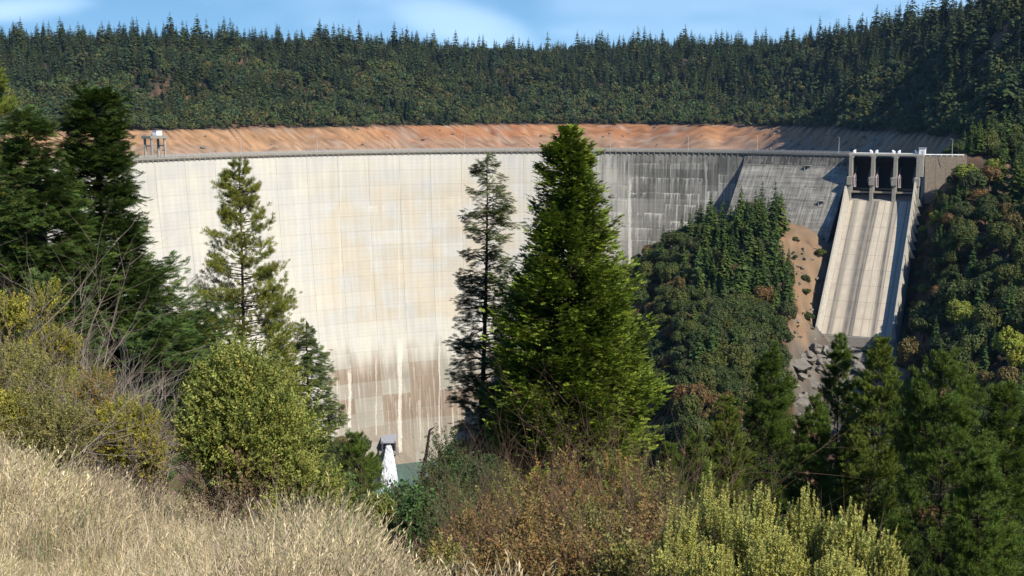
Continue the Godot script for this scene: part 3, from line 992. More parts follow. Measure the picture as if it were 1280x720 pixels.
	for q in 30:
		var oa := CH0 - 1.0 + (CHL + 1.0) * q / 30.0; var ob := CH0 - 1.0 + (CHL + 1.0) * (q + 1) / 30.0
		b.quad(fp.call(-0.4, ob, -0.12), fp.call(cw + 0.4, ob, -0.12), fp.call(cw + 0.4, oa, -0.12), fp.call(-0.4, oa, -0.12))
	part("chute_bed", b.mesh(M.concrete_dark), s)
	# side walls
	for side in [0, 1]:
		b = MB.new()
		var n := 24
		var hgt := 3.6 if side == 0 else 7.0
		var ui := u_a if side == 0 else u_a + cw      # inner foot
		var dir := -1.0 if side == 0 else 1.0
		for q in n:
			var oa := CH0 - 2.0 + (CHL + 2.0) * q / n; var ob := CH0 - 2.0 + (CHL + 2.0) * (q + 1) / n
			var va := chute_v(oa); var vb := chute_v(ob)
			var ha: float = hgt + 5.5 * exp(-(oa - CH0) / 14.0); var hb: float = hgt + 5.5 * exp(-(ob - CH0) / 14.0)
			var it: float = ui + dir * (2.0 if side == 0 else 0.4); var ot: float = it + dir * 0.9; var of: float = ui + dir * 3.4
			b.quad(sp(ui, vb, ob), sp(ui, va, oa), sp(it, va - ha, oa), sp(it, vb - hb, ob))
			b.quad(sp(it, vb - hb, ob), sp(it, va - ha, oa), sp(ot, va - ha, oa), sp(ot, vb - hb, ob))
			b.quad(sp(ot, vb - hb, ob), sp(ot, va - ha, oa), sp(of, va + 6.0, oa), sp(of, vb + 6.0, ob))
			if q == n - 1: b.quad(sp(ui, vb, ob), sp(it, vb - hb, ob), sp(ot, vb - hb, ob), sp(of, vb + 6.0, ob))
		part("training_wall", b.mesh(M.concrete_light), s)
	# counterforts outside the far wall
	for k in 7:
		var o := 17.0 + k * 5.2
		b = MB.new()
		var u := u_a + cw + 1.2
		var v := chute_v(o) - 6.5 - 5.5 * exp(-(o - CH0) / 14.0)
		b.tri(sp(u, v, o), sp(u + 4.2, v + 9.0, o), sp(u, v + 9.0, o))
		b.tri(sp(u, v, o + 0.8), sp(u, v + 9.0, o + 0.8), sp(u + 4.2, v + 9.0, o + 0.8))
		b.quad(sp(u, v, o), sp(u, v, o + 0.8), sp(u + 4.2, v + 9.0, o + 0.8), sp(u + 4.2, v + 9.0, o))
		part("counterfort", b.mesh(M.concrete), s)
	# lip wall under the end of the chute
	b = MB.new()
	b.box(sp(u_a + cw * 0.5 - 1.2, CHV1 + 2.7, CH0 + CHL + 0.4), bs, Vector3(cw + 6.0, 5.0, 1.2), 0.1)
	b.box(sp(u_a + cw * 0.5 - 1.2, CHV1 + 7.0, CH0 + CHL - 1.0), bs, Vector3(cw + 8.0, 6.0, 3.0), 0.1)
	part("end_wall", b.mesh(M.concrete), s)
	# control cabin at the far end of the deck
	var cab := thing("control_cabin", Vector3.ZERO, "small white control cabin at the end of the gate deck", "cabin")
	b = MB.new()
	b.box(sp(SW + 0.6, -2.3, 7.4), bs, Vector3(3.4, 3.6, 4.0), 0.06)
	part("wall", b.mesh(M.white_paint), cab)
	b = MB.new()
	b.box(sp(SW + 0.6, -4.25, 7.4), bs, Vector3(4.0, 0.3, 4.6), 0.04)
	part("roof", b.mesh(M.galvanised), cab)
	b = MB.new()
	b.box(sp(SW + 0.9, -1.75, 9.42), bs, Vector3(1.0, 2.1, 0.1))
	part("door", b.mesh(M.galvanised), cab)
	# column of the cabin going down the end pier
	b = MB.new()
	b.box(sp(SW + 0.9, 5.5, 8.6), bs, Vector3(1.8, 11.8, 2.6), 0.1)
	part("cabin_shaft", b.mesh(M.concrete_light), cab)
	# wing wall of the abutment
	var ww := thing("wing_wall", Vector3.ZERO, "tan concrete wing wall running from spillway into wooded slope", "wall")
	b = MB.new()
	var base := sp(SW + 2.0, 0.0, 6.0)
	var dirv := Vector2(0.985, -0.17)
	var q0 := Vector2(base.x, -base.z)
	var wp := func(t: float, v: float, out := 0.0):
		var q: Vector2 = q0 + dirv * t + Vector2(-0.17, -0.985) * (v * 0.22 + out)
		return Vector3(q.x, YC - v, -q.y)
	for k in 4:
		var t0 := k * 5.5; var t1 := t0 + 5.4
		b = MB.new()
		var deep := lerpf(26.0, 14.0, k / 3.0)
		b.quad(wp.call(t0, deep), wp.call(t1, deep - 1.8), wp.call(t1, 0.2), wp.call(t0, 0.2))
		b.quad(wp.call(t0, 0.2), wp.call(t1, 0.2), wp.call(t1, 0.2, -1.6), wp.call(t0, 0.2, -1.6))
		b.quad(wp.call(t1, deep - 1.8), wp.call(t1, deep - 1.8, -1.6), wp.call(t1, 0.2, -1.6), wp.call(t1, 0.2))
		part("wall_panel", b.mesh(M.shotcrete), ww)
	b = MB.new()
	b.quad(wp.call(-2.0, 0.5, -9.0), wp.call(22.5, 0.5, -9.0), wp.call(22.5, 0.5, -1.5), wp.call(-2.0, 0.5, -1.5))
	part("road_slab", b.mesh(M.asphalt), ww)
	# white guard rail along the top
	var rail := thing("guard_rail", Vector3.ZERO, "white guard rail on top of the wing wall", "guard rail")
	for k in 8:
		b = MB.new()
		b.box(wp.call(k * 2.9, -0.35, -0.6), Basis.IDENTITY, Vector3(0.18, 1.2, 0.18), 0.02)
		part("post", b.mesh(M.white_paint), rail)
	b = MB.new()
	for k in 7:
		var p0: Vector3 = wp.call(k * 2.9, -0.7, -0.45); var p1: Vector3 = wp.call((k + 1) * 2.9, -0.7, -0.45)
		b.box((p0 + p1) * 0.5, Basis(Vector3(dirv.x, 0, -dirv.y), Vector3.UP, Vector3(-0.17, 0, 0.985)), Vector3(2.95, 0.55, 0.1), 0.02)
	part("rail", b.mesh(M.white_paint), rail)

# ------------------------------------------------------------------ crest: coping, railing, lamps, hoist tower; outlet works
func crest_len() -> float:
	return AR * (TH1 - TH0) + BW

func crest(s: float, out: float, up: float) -> Vector3:
	var al := AR * (TH1 - TH0)
	if s <= al:
		var th := TH0 + s / AR
		return Vector3(AC.x + (AR - out) * sin(th), YC + up, -(AC.y + (AR - out) * cos(th)))
	var q: Vector2 = PA + BT * (s - al) + BN * out
	return Vector3(q.x, YC + up, -q.y)

func crest_basis(s: float) -> Basis:
	var t := (crest(s + 0.5, 0, 0) - crest(s - 0.5, 0, 0)).normalized()
	return Basis(t, Vector3.UP, t.cross(Vector3.UP))

func s_of_px(px: float) -> float:
	var lo := 0.0; var hi := crest_len()
	for k in 40:
		var m := (lo + hi) * 0.5
		if pix(crest(m, 0, 0)).x < px: lo = m
		else: hi = m
	return lo

func build_crest():
	var L := crest_len()
	var walk := thing("crest_walkway", Vector3.ZERO, "road and coping along the top of the dam", "walkway")
	var n := 120
	var b := MB.new()
	for i in n:
		var a := L * i / n; var e := L * (i + 1) / n
		b.quad(crest(a, 0.2, 0.02), crest(e, 0.2, 0.02), crest(e, -8.0, 0.02), crest(a, -8.0, 0.02))
	part("road_slab", b.mesh(M.asphalt, true), walk)
	# coping: overhanging edge beams, one per pour
	for i in 60:
		b = MB.new()
		var a := L * i / 60.0 + 0.04; var e := L * (i + 1) / 60.0 - 0.04
		b.quad(crest(a, 0.7, -0.75), crest(e, 0.7, -0.75), crest(e, 0.7, 0.35), crest(a, 0.7, 0.35))
		b.quad(crest(a, 0.7, 0.35), crest(e, 0.7, 0.35), crest(e, 0.2, 0.35), crest(a, 0.2, 0.35))
		b.quad(crest(a, 0.1, -1.6), crest(e, 0.1, -1.6), crest(e, 0.7, -0.75), crest(a, 0.7, -0.75))
		b.quad(crest(a, 0.2, -0.05), crest(a, 0.2, 0.35), crest(e, 0.2, 0.35), crest(e, 0.2, -0.05))
		part("coping", b.mesh(M.concrete), walk)
	# corbel ribs below the coping
	b = MB.new()
	var k := int(L / 3.4)
	for i in k:
		var s := (i + 0.5) * L / k
		b.box(crest(s, 0.30, -1.5), crest_basis(s), Vector3(0.5, 1.6, 0.4))
	var ribs := part("corbel_ribs", b.mesh(M.concrete), walk)
	tag(ribs, "", "", "", "stuff")
	# upstream parapet
	b = MB.new()
	for i in n:
		var a := L * i / n; var e := L * (i + 1) / n
		b.quad(crest(a, -7.9, 0.0), crest(e, -7.9, 0.0), crest(e, -7.9, 1.0), crest(a, -7.9, 1.0))
		b.quad(crest(a, -7.9, 1.0), crest(e, -7.9, 1.0), crest(e, -8.3, 1.0), crest(a, -8.3, 1.0))
		b.quad(crest(e, -8.3, -1.0), crest(a, -8.3, -1.0), crest(a, -8.3, 1.0), crest(e, -8.3, 1.0))
	part("parapet", b.mesh(M.concrete), walk)
	# railing on the downstream edge
	var rail := thing("crest_railing", Vector3.ZERO, "long grey metal railing along the crest of the dam", "railing")
	var pm := MB.new()
	pm.box(Vector3(0, 0.65, 0), Basis.IDENTITY, Vector3(0.16, 1.3, 0.16), 0.02)
	var post := pm.mesh(M.galvanised)
	var np := int(L / 2.4)
	np = mini(np, 290)
	for i in np:
		var s := (i + 0.5) * L / np
		part("post", post, rail, Transform3D(crest_basis(s), crest(s, 0.5, 0.34)))
	for h in [0.55, 1.0, 1.55]:
		b = MB.new()
		var pts := []; var rd := []
		for i in 161:
			pts.append(crest(L * i / 160.0, 0.5, h)); rd.append(0.07)
		b.tube(pts, rd, 5)
		part("rail", b.mesh(M.galvanised, true), rail)
	# lamps
	var lm := MB.new()
	lm.tube([Vector3(0, 0, 0), Vector3(0, 0.5, 0), Vector3(0, 5.0, 0), Vector3(0, 9.2, 0)], [0.2, 0.15, 0.12, 0.09], 6)
	var pole := lm.mesh(M.galvanised, true)
	lm = MB.new()
	lm.tube([Vector3(0, 9.1, 0), Vector3(0, 9.6, 0.5), Vector3(0, 9.75, 1.7)], [0.08, 0.07, 0.06], 5)
	var arm := lm.mesh(M.galvanised, true)
	lm = MB.new()
	lm.box(Vector3(0, 9.68, 2.0), Basis.IDENTITY, Vector3(0.34, 0.18, 0.8), 0.05)
	var head := lm.mesh(M.white_paint)
	var where := []
	for px in [302.0, 397.0, 488.0, 581.0, 672.0, 763.0, 860.0, 946.0, 1048.0]:
		var s := s_of_px(px)
		where.append([crest(s, -0.3, 0.0), crest_basis(s)])
	where.append([at_d(1190, 193, 630.0) * Vector3(1, 0, 1) + Vector3(0, YC - 0.3, 0), crest_basis(L - 3.0)])
	for i in where.size():
		var t := thing("street_lamp", where[i][0], "slim grey street lamp standing on the crest of the dam" if i < 9 else "slim grey street lamp by the wing wall guard rail", "street lamp", "lamps along the dam crest" if i < 9 else "")
		t.basis = where[i][1].rotated(Vector3.UP, PI + 0.9)
		part("pole", pole, t); part("arm", arm, t); part("lamp_head", head, t)
	# hoist tower on the crest
	var ts := s_of_px(201.0)
	var tw := thing("hoist_tower", crest(ts, -4.2, 0.0), "concrete portal hoist tower with white cabin on dam crest", "tower")
	tw.basis = crest_basis(ts)
	for x in [-4.3, 4.3]:
		for z in [-2.6, 2.6]:
			b = MB.new()
			b.box(Vector3(x, 5.0, z), Basis.IDENTITY, Vector3(1.0, 10.0, 1.0), 0.08)
			part("leg", b.mesh(M.concrete_light), tw)
		b = MB.new()
		b.box(Vector3(x, 6.2, 0), Basis.IDENTITY, Vector3(0.7, 0.8, 4.3), 0.05)
		part("cross_beam", b.mesh(M.concrete), tw)
	b = MB.new()
	b.box(Vector3(0, 10.7, 0), Basis.IDENTITY, Vector3(11.2, 1.5, 7.4), 0.08)
	part("top_beam", b.mesh(M.concrete), tw)
	b = MB.new()
	b.box(Vector3(1.2, 12.75, 0.8), Basis.IDENTITY, Vector3(3.6, 2.5, 3.4), 0.08)
	var cab := part("cabin", b.mesh(M.white_paint), tw)
	b = MB.new()
	b.box(Vector3(1.2, 14.15, 0.8), Basis.IDENTITY, Vector3(4.0, 0.25, 3.8), 0.04)
	part("roof", b.mesh(M.galvanised), cab)
	b = MB.new()
	for x in [-5.3, 5.3]:
		b.box(Vector3(x, 12.0, 3.5), Basis.IDENTITY, Vector3(0.1, 1.1, 0.1))
		b.box(Vector3(x, 12.0, -3.5), Basis.IDENTITY, Vector3(0.1, 1.1, 0.1))
	b.box(Vector3(0, 12.5, 3.5), Basis.IDENTITY, Vector3(10.6, 0.08, 0.08))
	b.box(Vector3(0, 12.5, -3.5), Basis.IDENTITY, Vector3(10.6, 0.08, 0.08))
	part("handrail", b.mesh(M.galvanised), tw)
	b = MB.new()
	for i in 16: b.box(Vector3(-4.3, 0.8 + i * 0.6, 3.25), Basis.IDENTITY, Vector3(0.6, 0.08, 0.08))
	for x in [-4.6, -4.0]: b.box(Vector3(x, 5.4, 3.25), Basis.IDENTITY, Vector3(0.07, 9.6, 0.07))
	part("ladder", b.mesh(M.galvanised), tw)

func build_outlet():
	var q := arch_at(486, 556)
	var o := arch(q.x, q.y)
	var out := Vector3(-sin(q.x), 0, cos(q.x))         # downstream
	out = Vector3(0.11, 0, 1).normalized()        # the valve points down the river
	var bs := Basis(Vector3.UP.cross(out), Vector3.UP, out)
	var hs := thing("valve_house", o, "small valve house with slate roof at the dam's foot", "valve house")
	hs.basis = bs.scaled(Vector3.ONE * 0.85)
	var b := MB.new()
	for x in [-4.6, 4.6]: b.box(Vector3(x, 0.2, 3.2), Basis.IDENTITY, Vector3(1.0, 8.6, 10.0), 0.08)
	part("side_wall", b.mesh(M.roof_grey), hs)
	b = MB.new()
	b.box(Vector3(0, -3.6, 3.2), Basis.IDENTITY, Vector3(14.0, 2.4, 11.0), 0.1)
	part("plinth", b.mesh(M.concrete), hs)
	b = MB.new()
	var rb := Basis(Vector3.RIGHT, 0.30)
	b.box(Vector3(0, 5.3, 3.0), rb, Vector3(11.0, 0.6, 11.0), 0.06)
	part("roof", b.mesh(mat("slate", Color(0.22, 0.235, 0.27), 0.6)), hs)
	b = MB.new()
	b.box(Vector3(0, 0.6, 0.4), Basis.IDENTITY, Vector3(8.2, 8.0, 0.5))
	part("back_wall", b.mesh(M.concrete), hs)
	b = MB.new()
	b.tube([Vector3(0, 0.6, 0.6), Vector3(0, 0.5, 5.2), Vector3(0, 0.45, 5.6), Vector3(0, 0.42, 6.2)], [1.9, 1.9, 2.3, 2.3], 16)
	part("outlet_valve", b.mesh(mat("valve_steel", Color(0.20, 0.26, 0.34), 0.5), true), hs)
	# the jet: strands of white water on ballistic paths
	var jet := thing("water_jet", o + bs * Vector3(0, 0.5, 6.0), "white jet of water shooting from the valve house", "water jet")
	jet.basis = bs
	b = MB.new()
	var pts := []; var rd := []
	var fall := o.y + 0.5 + 213.2
	for i in 17:
		var t := i / 16.0
		pts.append(Vector3(0, -fall * (0.12 * t + 0.88 * t * t), 46.0 * t)); rd.append(1.0 - 0.5 * t)
	b.tube(pts, rd, 14)
	for i in b.v.size():
		b.v[i] += Vector3(noise_a.get_noise_3dv(b.v[i] * 0.25), noise_a.get_noise_3dv(b.v[i] * 0.25 + Vector3(9, 9, 9)), 0) * 1.4 * (b.v[i].z / 46.0 + 0.1)
	part("core", b.mesh(M.white_water, true), jet)
	b = MB.new()
	for k in 3000:
		var an := rr(0, TAU); var sp_ := sqrt(rng.randf())
		var vx := cos(an) * pow(sp_, 1.6) * 4.2; var vy := sin(an) * pow(sp_, 1.6) * 3.2
		var t0 := rr(0.0, 0.85); var ln := rr(0.03, 0.13)
		var wd := rr(0.025, 0.10)
		var p := func(t): return Vector3(cos(an) * 1.6 + vx * t, sin(an) * 1.6 + vy * t - fall * (0.12 * t + 0.88 * t * t), 46.0 * t)
		var sd := Vector3(rr(-1, 1), rr(-1, 1), 0).normalized() * wd
		for s in 2:
			var ta := t0 + ln * s * 0.5; var tb := t0 + ln * (s + 1) * 0.5
			b.quad(p.call(ta) - sd, p.call(tb) - sd, p.call(tb) + sd, p.call(ta) + sd)
	part("spray", b.mesh(M.white_water), jet)
	# broken water where it lands
	var foam := thing("foam_patch", o + bs * Vector3(0, -o.y - 213.25, 52.0), "churned white foam where the jet lands in the pool", "foam")
	foam.basis = bs
	b = MB.new()
	for k in 700:
		var an := rr(0, TAU); var r := sqrt(rng.randf())
		var c := Vector3(cos(an) * r * 8.5, pow(1.0 - r, 1.5) * rr(0.1, 3.4), sin(an) * r * 15.0)
		var s := rr(0.15, 0.7) * (1.2 - r)
		var u := Vector3(rr(-1, 1), rr(-0.4, 0.4), rr(-1, 1)).normalized() * s; var w := Vector3(rr(-1, 1), rr(0.2, 1), rr(-1, 1)).normalized() * s
		b.tri(c - u, c + u, c + w)
	part("spray", b.mesh(M.white_water), foam)
	tag(foam, "", "", "", "stuff")

# ------------------------------------------------------------------ ground finder and rocks
func hit_ground(px: float, py: float, d0 := 90.0, d1 := 760.0) -> Vector3:
	var r := ray(px, py); r /= -r.z
	var d := d0
	while d < d1:
		var p := r * d
		if p.y < gy(p.x, d):
			var lo := d - 6.0; var hi := d
			for k in 8:
				var m := (lo + hi) * 0.5; var q := r * m
				if q.y < gy(q.x, m): hi = m
				else: lo = m
			return r * hi
		d += 6.0
	return Vector3.ZERO

func rock_mesh(seed_: int, jag: float) -> ArrayMesh:
	# a faceted boulder: sphere cut by random planes
	var r := RandomNumberGenerator.new(); r.seed = seed_
	var cuts := []
	for k in 13: cuts.append([Vector3(r.randf_range(-1, 1), r.randf_range(-1, 1), r.randf_range(-1, 1)).normalized(), r.randf_range(0.45, 0.85)])
	var b := MB.new()
	var nu := 14; var nv := 9
	var tone := r.randf_range(0.8, 1.15)
	for j in nv + 1:
		for i in nu:
			var a := TAU * i / nu; var e := PI * j / nv
			var p := Vector3(sin(e) * cos(a), cos(e), sin(e) * sin(a))
			for c in cuts:
				var s: float = p.dot(c[0]) - c[1]
				if s > 0.0: p -= c[0] * s
			p *= 1.0 + jag * r.randf_range(-0.06, 0.06)
			b.v.append(p)
			var g := tone * r.randf_range(0.85, 1.1)
			b.c.append(Color(0.30 * g, 0.275 * g, 0.235 * g))
	for j in nv:
		for i in nu:
			var i2 := (i + 1) % nu
			var k := j * nu + i; var k2 := j * nu + i2
			b.ix.append(k); b.ix.append(k2); b.ix.append(k + nu); b.ix.append(k2); b.ix.append(k2 + nu); b.ix.append(k + nu)
	# split into flat facets
	var f := MB.new()
	for i in range(0, b.ix.size(), 3):
		f.col = b.c[b.ix[i]]
		f.tri(b.v[b.ix[i]], b.v[b.ix[i + 1]], b.v[b.ix[i + 2]])
	return f.mesh(M.rock)

func build_rocks():
	var shapes := []
	for k in 6: shapes.append(rock_mesh(300 + k, 1.0))
	var spots := []
	# heap below the chute's end wall
	for k in 90: spots.append([rr(1006, 1116), rr(434, 470), rr(2.0, 6.4), "angular grey boulder in the heap below the chute end wall", "boulders below the spillway chute"])
	for k in 70: spots.append([rr(990, 1122), rr(462, 545), rr(1.6, 6.0), "weathered boulder on the scoured ravine below the boulder heap", "boulders in the scoured ravine"])
	for k in 60: spots.append([rr(985, 1034), rr(290, 440), rr(0.5, 2.4), "tan rock lying on the bare bank beside the chute", "rocks on the bare bank"])
	for e in [[1002, 458, 9.5, "broad pale bedrock slab in the ravine"], [1016, 486, 10.5, "large pale bedrock dome in the ravine"], [1002, 510, 8.5, "low grey bedrock ledge in the ravine"], [1078, 446, 8.5, "tall dark split outcrop under the end wall"]]:
		spots.append([e[0], e[1], e[2], e[3], ""])
	for k in 130:
		var a := rr(-0.40, 0.30) if k % 3 else rr(0.20, 0.32)
		var d := shore_d(a) - rr(6.0, 120.0)
		spots.append([a, d, rr(1.2, 5.5), "pale boulder lying on the bare red shore", "boulders on the reservoir shore"])
	for s in spots:
		var p: Vector3 = Vector3(s[0] * s[1], fy(s[0] * s[1], s[1]), -s[1]) if absf(s[0]) < 1.0 else hit_ground(s[0], s[1], 380.0)
		if p == Vector3.ZERO: continue
		var o := MeshInstance3D.new()
		o.name = numbered("boulder")
		o.mesh = shapes[rng.randi() % shapes.size()]
		add_child(o)
		tag(o, s[3], "boulder", s[4])
		var sc: float = s[2] * 0.62
		o.position = p + Vector3(0, sc * 0.1, 0)
		o.basis = Basis.from_euler(Vector3(rr(-0.4, 0.4), rr(0, TAU), rr(-0.4, 0.4))).scaled(Vector3(sc * rr(0.8, 1.4), sc * rr(0.5, 0.95), sc * rr(0.8, 1.3)))

# ------------------------------------------------------------------ trees at a distance
func flake(b: MB, p: Vector3, nrm: Vector3, s: float, r: RandomNumberGenerator):
	# one leaf clump: a bent four-sided blade
	var u := nrm.cross(Vector3(r.randf_range(-1, 1), r.randf_range(-1, 1), r.randf_range(-1, 1))).normalized()
	var w := nrm.cross(u)
	b.tri(p - u * s, p + w * s * 0.62 + nrm * s * 0.15, p + u * s * 0.9)
	b.tri(p - u * s, p + u * s * 0.9, p - w * s * 0.62 + nrm * s * 0.12)

func shade(c: Color, r: RandomNumberGenerator, v := 0.25) -> Color:
	var k := 1.0 + r.randf_range(-v, v)
	return Color(c.r * k * (1.0 + r.randf_range(-0.12, 0.12)), c.g * k, c.b * k * (1.0 + r.randf_range(-0.15, 0.1)))

func conifer_crown(seed_: int, whorls: int, arms: int, wide: float, c: Color, sub: int) -> MB:
	# unit height; drooping tiers of branch sprays, each with side sprays
	var r := RandomNumberGenerator.new(); r.seed = seed_
	var b := MB.new()
	var lean := r.randf_range(0, TAU)
	for k in whorls:
		var t := (k + r.randf_range(-0.4, 0.4)) / whorls           # 0 bottom .. 1 top
		var y := lerpf(0.10, 0.985, t)
		var rad := wide * pow(1.0 - t, 0.82) * (0.62 + 0.38 * smooth(0.0, 0.14, t)) + 0.008
		var m := maxi(4, int(arms * (1.0 - t * 0.45)))
		for i in m:
			var an := TAU * (i + r.randf()) / m + k * 2.4
			var L := rad * r.randf_range(0.62, 1.22) * (1.0 + 0.16 * cos(an - lean))
			var dir := Vector3(cos(an), 0, sin(an)); var side := Vector3(-sin(an), 0, cos(an))
			var y0 := y + r.randf_range(-0.012, 0.012)
			var drp := L * r.randf_range(0.18, 0.5)
			var base := Vector3(0, y0 + L * 0.10, 0) + dir * L * 0.08
			var tip := Vector3(0, y0 - drp, 0) + dir * L
			var mid := base.lerp(tip, 0.55) + Vector3(0, L * 0.07, 0)
			var ww := L * r.randf_range(0.20, 0.34)
			b.col = shade(c, r)
			b.tri(base, mid + side * ww + Vector3(0, -ww * 0.3, 0), tip)
			b.tri(base, tip, mid - side * ww + Vector3(0, -ww * 0.3, 0))
			for s in sub:
				var f := r.randf_range(0.3, 0.95)
				var q := base.lerp(tip, f) + side * r.randf_range(-1, 1) * ww * 0.8
				b.col = shade(c, r, 0.35)
				flake(b, q, (Vector3.UP * 0.8 + dir * r.randf_range(0.0, 0.9) + side * r.randf_range(-0.6, 0.6)).normalized(), L * r.randf_range(0.14, 0.26) + 0.006, r)
	return b

func broad_crown(seed_: int, lobes: int, per: int, c: Color, leaf: float) -> MB:
	# unit radius, crown centred at the origin; lobes that shade one another
	var r := RandomNumberGenerator.new(); r.seed = seed_
	var b := MB.new()
	for k in lobes:
		var an := TAU * k * 0.618 + r.randf_range(-0.3, 0.3); var e := asin(r.randf_range(-0.55, 0.98))
		var rad := r.randf_range(0.52, 0.78)
		var o := Vector3(cos(an) * cos(e), sin(e) * 0.86, sin(an) * cos(e)) * rad
		var lr := r.randf_range(0.24, 0.42)
		var lc := shade(c, r, 0.16)
		for i in per:
			var d := Vector3(r.randfn(), r.randfn(), r.randfn()).normalized()
			if d.dot(o.normalized()) < -0.35: d = -d
			b.col = shade(lc, r, 0.2)
			flake(b, o + d * lr * r.randf_range(0.75, 1.08), (d + Vector3(r.randf_range(-1, 1), r.randf_range(-1, 1), r.randf_range(-1, 1)) * 0.6 + Vector3.UP * 0.25).normalized(), leaf * r.randf_range(0.7, 1.3), r)
	return b

func stick(h: float, r0: float, r1: float) -> MB:
	var b := MB.new()
	b.tube([Vector3(0, -0.06 * h, 0), Vector3(0, h * 0.4, 0), Vector3(0, h, 0)], [r0, lerpf(r0, r1, 0.45), r1], 6)
	return b

func oak_trunk(seed_: int) -> MB:
	# for a crown of unit radius centred 1.15 above the ground
	var r := RandomNumberGenerator.new(); r.seed = seed_
	var b := MB.new()
	b.tube([Vector3(0, -0.4, 0), Vector3(0.02, 0.3, 0.01), Vector3(0, 0.62, 0)], [0.11, 0.08, 0.07], 6)
	for k in 4:
		var an := k * 1.6 + r.randf_range(-0.4, 0.4)
		b.tube([Vector3(0, 0.55, 0), Vector3(cos(an) * 0.25, 0.9, sin(an) * 0.25), Vector3(cos(an) * 0.5, 1.35, sin(an) * 0.5)], [0.055, 0.04, 0.015], 5)
	return b

func build_far_forest():
	var green := [Color(0.046, 0.069, 0.025), Color(0.054, 0.074, 0.026), Color(0.036, 0.060, 0.026), Color(0.066, 0.079, 0.023), Color(0.044, 0.070, 0.029), Color(0.058, 0.070, 0.022)]
	var con := []
	for k in 6:
		var am: ArrayMesh = conifer_crown(700 + k, 17 + k % 3, 9, [0.21, 0.25, 0.17, 0.29, 0.20, 0.23][k], green[k], 2).mesh(M.conifer_leaf)
		stick(0.97, 0.013, 0.002).mesh(M.far_bark, true, am)
		con.append(am)
	var br := []
	var bc := [Color(0.072, 0.096, 0.030), Color(0.056, 0.084, 0.030), Color(0.090, 0.100, 0.034), Color(0.064, 0.090, 0.036)]
	for k in 4:
		var bm := broad_crown(800 + k, 16, 20, bc[k], 0.19)
		for i in bm.v.size(): bm.v[i] = Vector3(bm.v[i].x, bm.v[i].y + 1.1, bm.v[i].z)
		br.append(bm.mesh(M.broad_leaf))
	var spots_c := []; var spots_b := []
	var step := 10.6
	var d := 700.0
	while d < 2760.0:
		var x := -0.53 * d
		while x < 0.60 * d:
			var px := x + rr(-0.48, 0.48) * step; var pd := d + rr(-0.48, 0.48) * step
			x += step
			var a := px / pd
			var s := pd - shore_d(a)
			if s < 3.0 or pd > ridge_d(a) + 70.0: continue
			if pd < 900.0 and a > 0.33 and fy(px, pd) < gy(px, pd) + 1.0: continue
			var q := pix(Vector3(px, fy(px, pd) + 15.0, -pd))
			if q.x < -40.0 or q.x > 1330.0: continue
			var t := s / (ridge_d(a) - shore_d(a))
			var nz := noise_a.get_noise_2d(px * 0.004, pd * 0.004) + 0.35 * noise_b.get_noise_2d(px * 0.03, pd * 0.03)
			# a few clearings
			if noise_b.get_noise_2d(px * 0.010 + 40.0, pd * 0.010) > 0.66: continue
			var broad := nz + (0.52 - t * 0.95) * 0.9 > 0.10
			var p := Vector3(px, fy(px, pd) - 0.5, -pd)
			var vivid := Color(1, 1, 1) * rr(0.7, 1.35)
			vivid.a = 1.0
			if broad:
				var h := rr(4.8, 9.5) * (0.62 + 0.38 * smooth(0.0, 40.0, s))
				var tint := vivid * Color(rr(0.9, 1.25), 1.0, rr(0.8, 1.1))
				if rng.randf() < 0.02: tint = Color(1.6, 1.05, 0.9)
				spots_b.append([Transform3D(Basis(Vector3.UP, rr(0, TAU)).scaled(Vector3(h, h * rr(0.85, 1.3), h)), p), tint, h / pd, t, s])
				if rng.randf() < 0.82: continue
			if t > 0.88 and rng.randf() < 0.30: continue
			var clumpy := 0.78 + 0.9 * clampf(noise_b.get_noise_2d(px * 0.013 + 70.0, pd * 0.013) + 0.25, 0.0, 0.6)
			var h := (rr(13, 32) if rng.randf() < 0.8 else rr(32, 50)) * clumpy * (0.55 + 0.45 * smooth(0.0, 60.0, s))
			var tint := vivid * Color(rr(0.85, 1.2), 1.0, rr(0.85, 1.2))
			if rng.randf() < 0.0012: tint = Color(4.0, 2.0, 1.8)       # dead, rust brown
			spots_c.append([Transform3D(Basis(Vector3.UP, rr(0, TAU)).scaled(Vector3(h * rr(0.85, 1.2), h, h * rr(0.85, 1.2))), p), tint, h / pd, t, s])
		d += step
	print("far conifers ", spots_c.size(), " broad ", spots_b.size())
	individuals(spots_c, con, 290, "hill_conifer", "dark conifer in the far hill's forest", "conifer", "conifers on the far hill", "conifer_forest", "dense conifer forest covering the far hill above the red shore", "forest")
	individuals(spots_b, br, 290, "hill_oak", "rounded broadleaf tree on the far hill", "tree", "broadleaf trees on the far hill", "broadleaf_forest", "rounded broadleaf woods low on the far hill", "forest")

func individuals(spots: Array, shapes: Array, cap: int, called: String, label: String, cat: String, group: String, rest: String, rest_label: String, rest_cat: String):
	# the largest ones in view as things, the rest as one mass
	spots.sort_custom(func(p, q): return p[2] > q[2])
	var n := mini(cap, spots.size())
	for i in n:
		var o := MeshInstance3D.new()
		o.name = numbered(called)
		o.mesh = shapes[i % shapes.size()]
		o.transform = spots[i][0]
		add_child(o)
		var t: float = spots[i][3]
		tag(o, label + (" just above the red shore" if spots[i][4] < 45.0 else (" along its skyline" if t > 0.86 else (" on its upper slope" if t > 0.5 else " on its lower slope"))), cat, group)
	if spots.size() <= n: return
	var root := Node3D.new()
	root.name = numbered(rest)
	add_child(root)
	tag(root, rest_label, rest_cat, "", "stuff")
	for k in shapes.size():
		var pl := []; var ti := []
		for i in range(n + k, spots.size(), shapes.size()): pl.append(spots[i][0]); ti.append(spots[i][1])
		scatter("crowns", shapes[k], pl, ti, root)

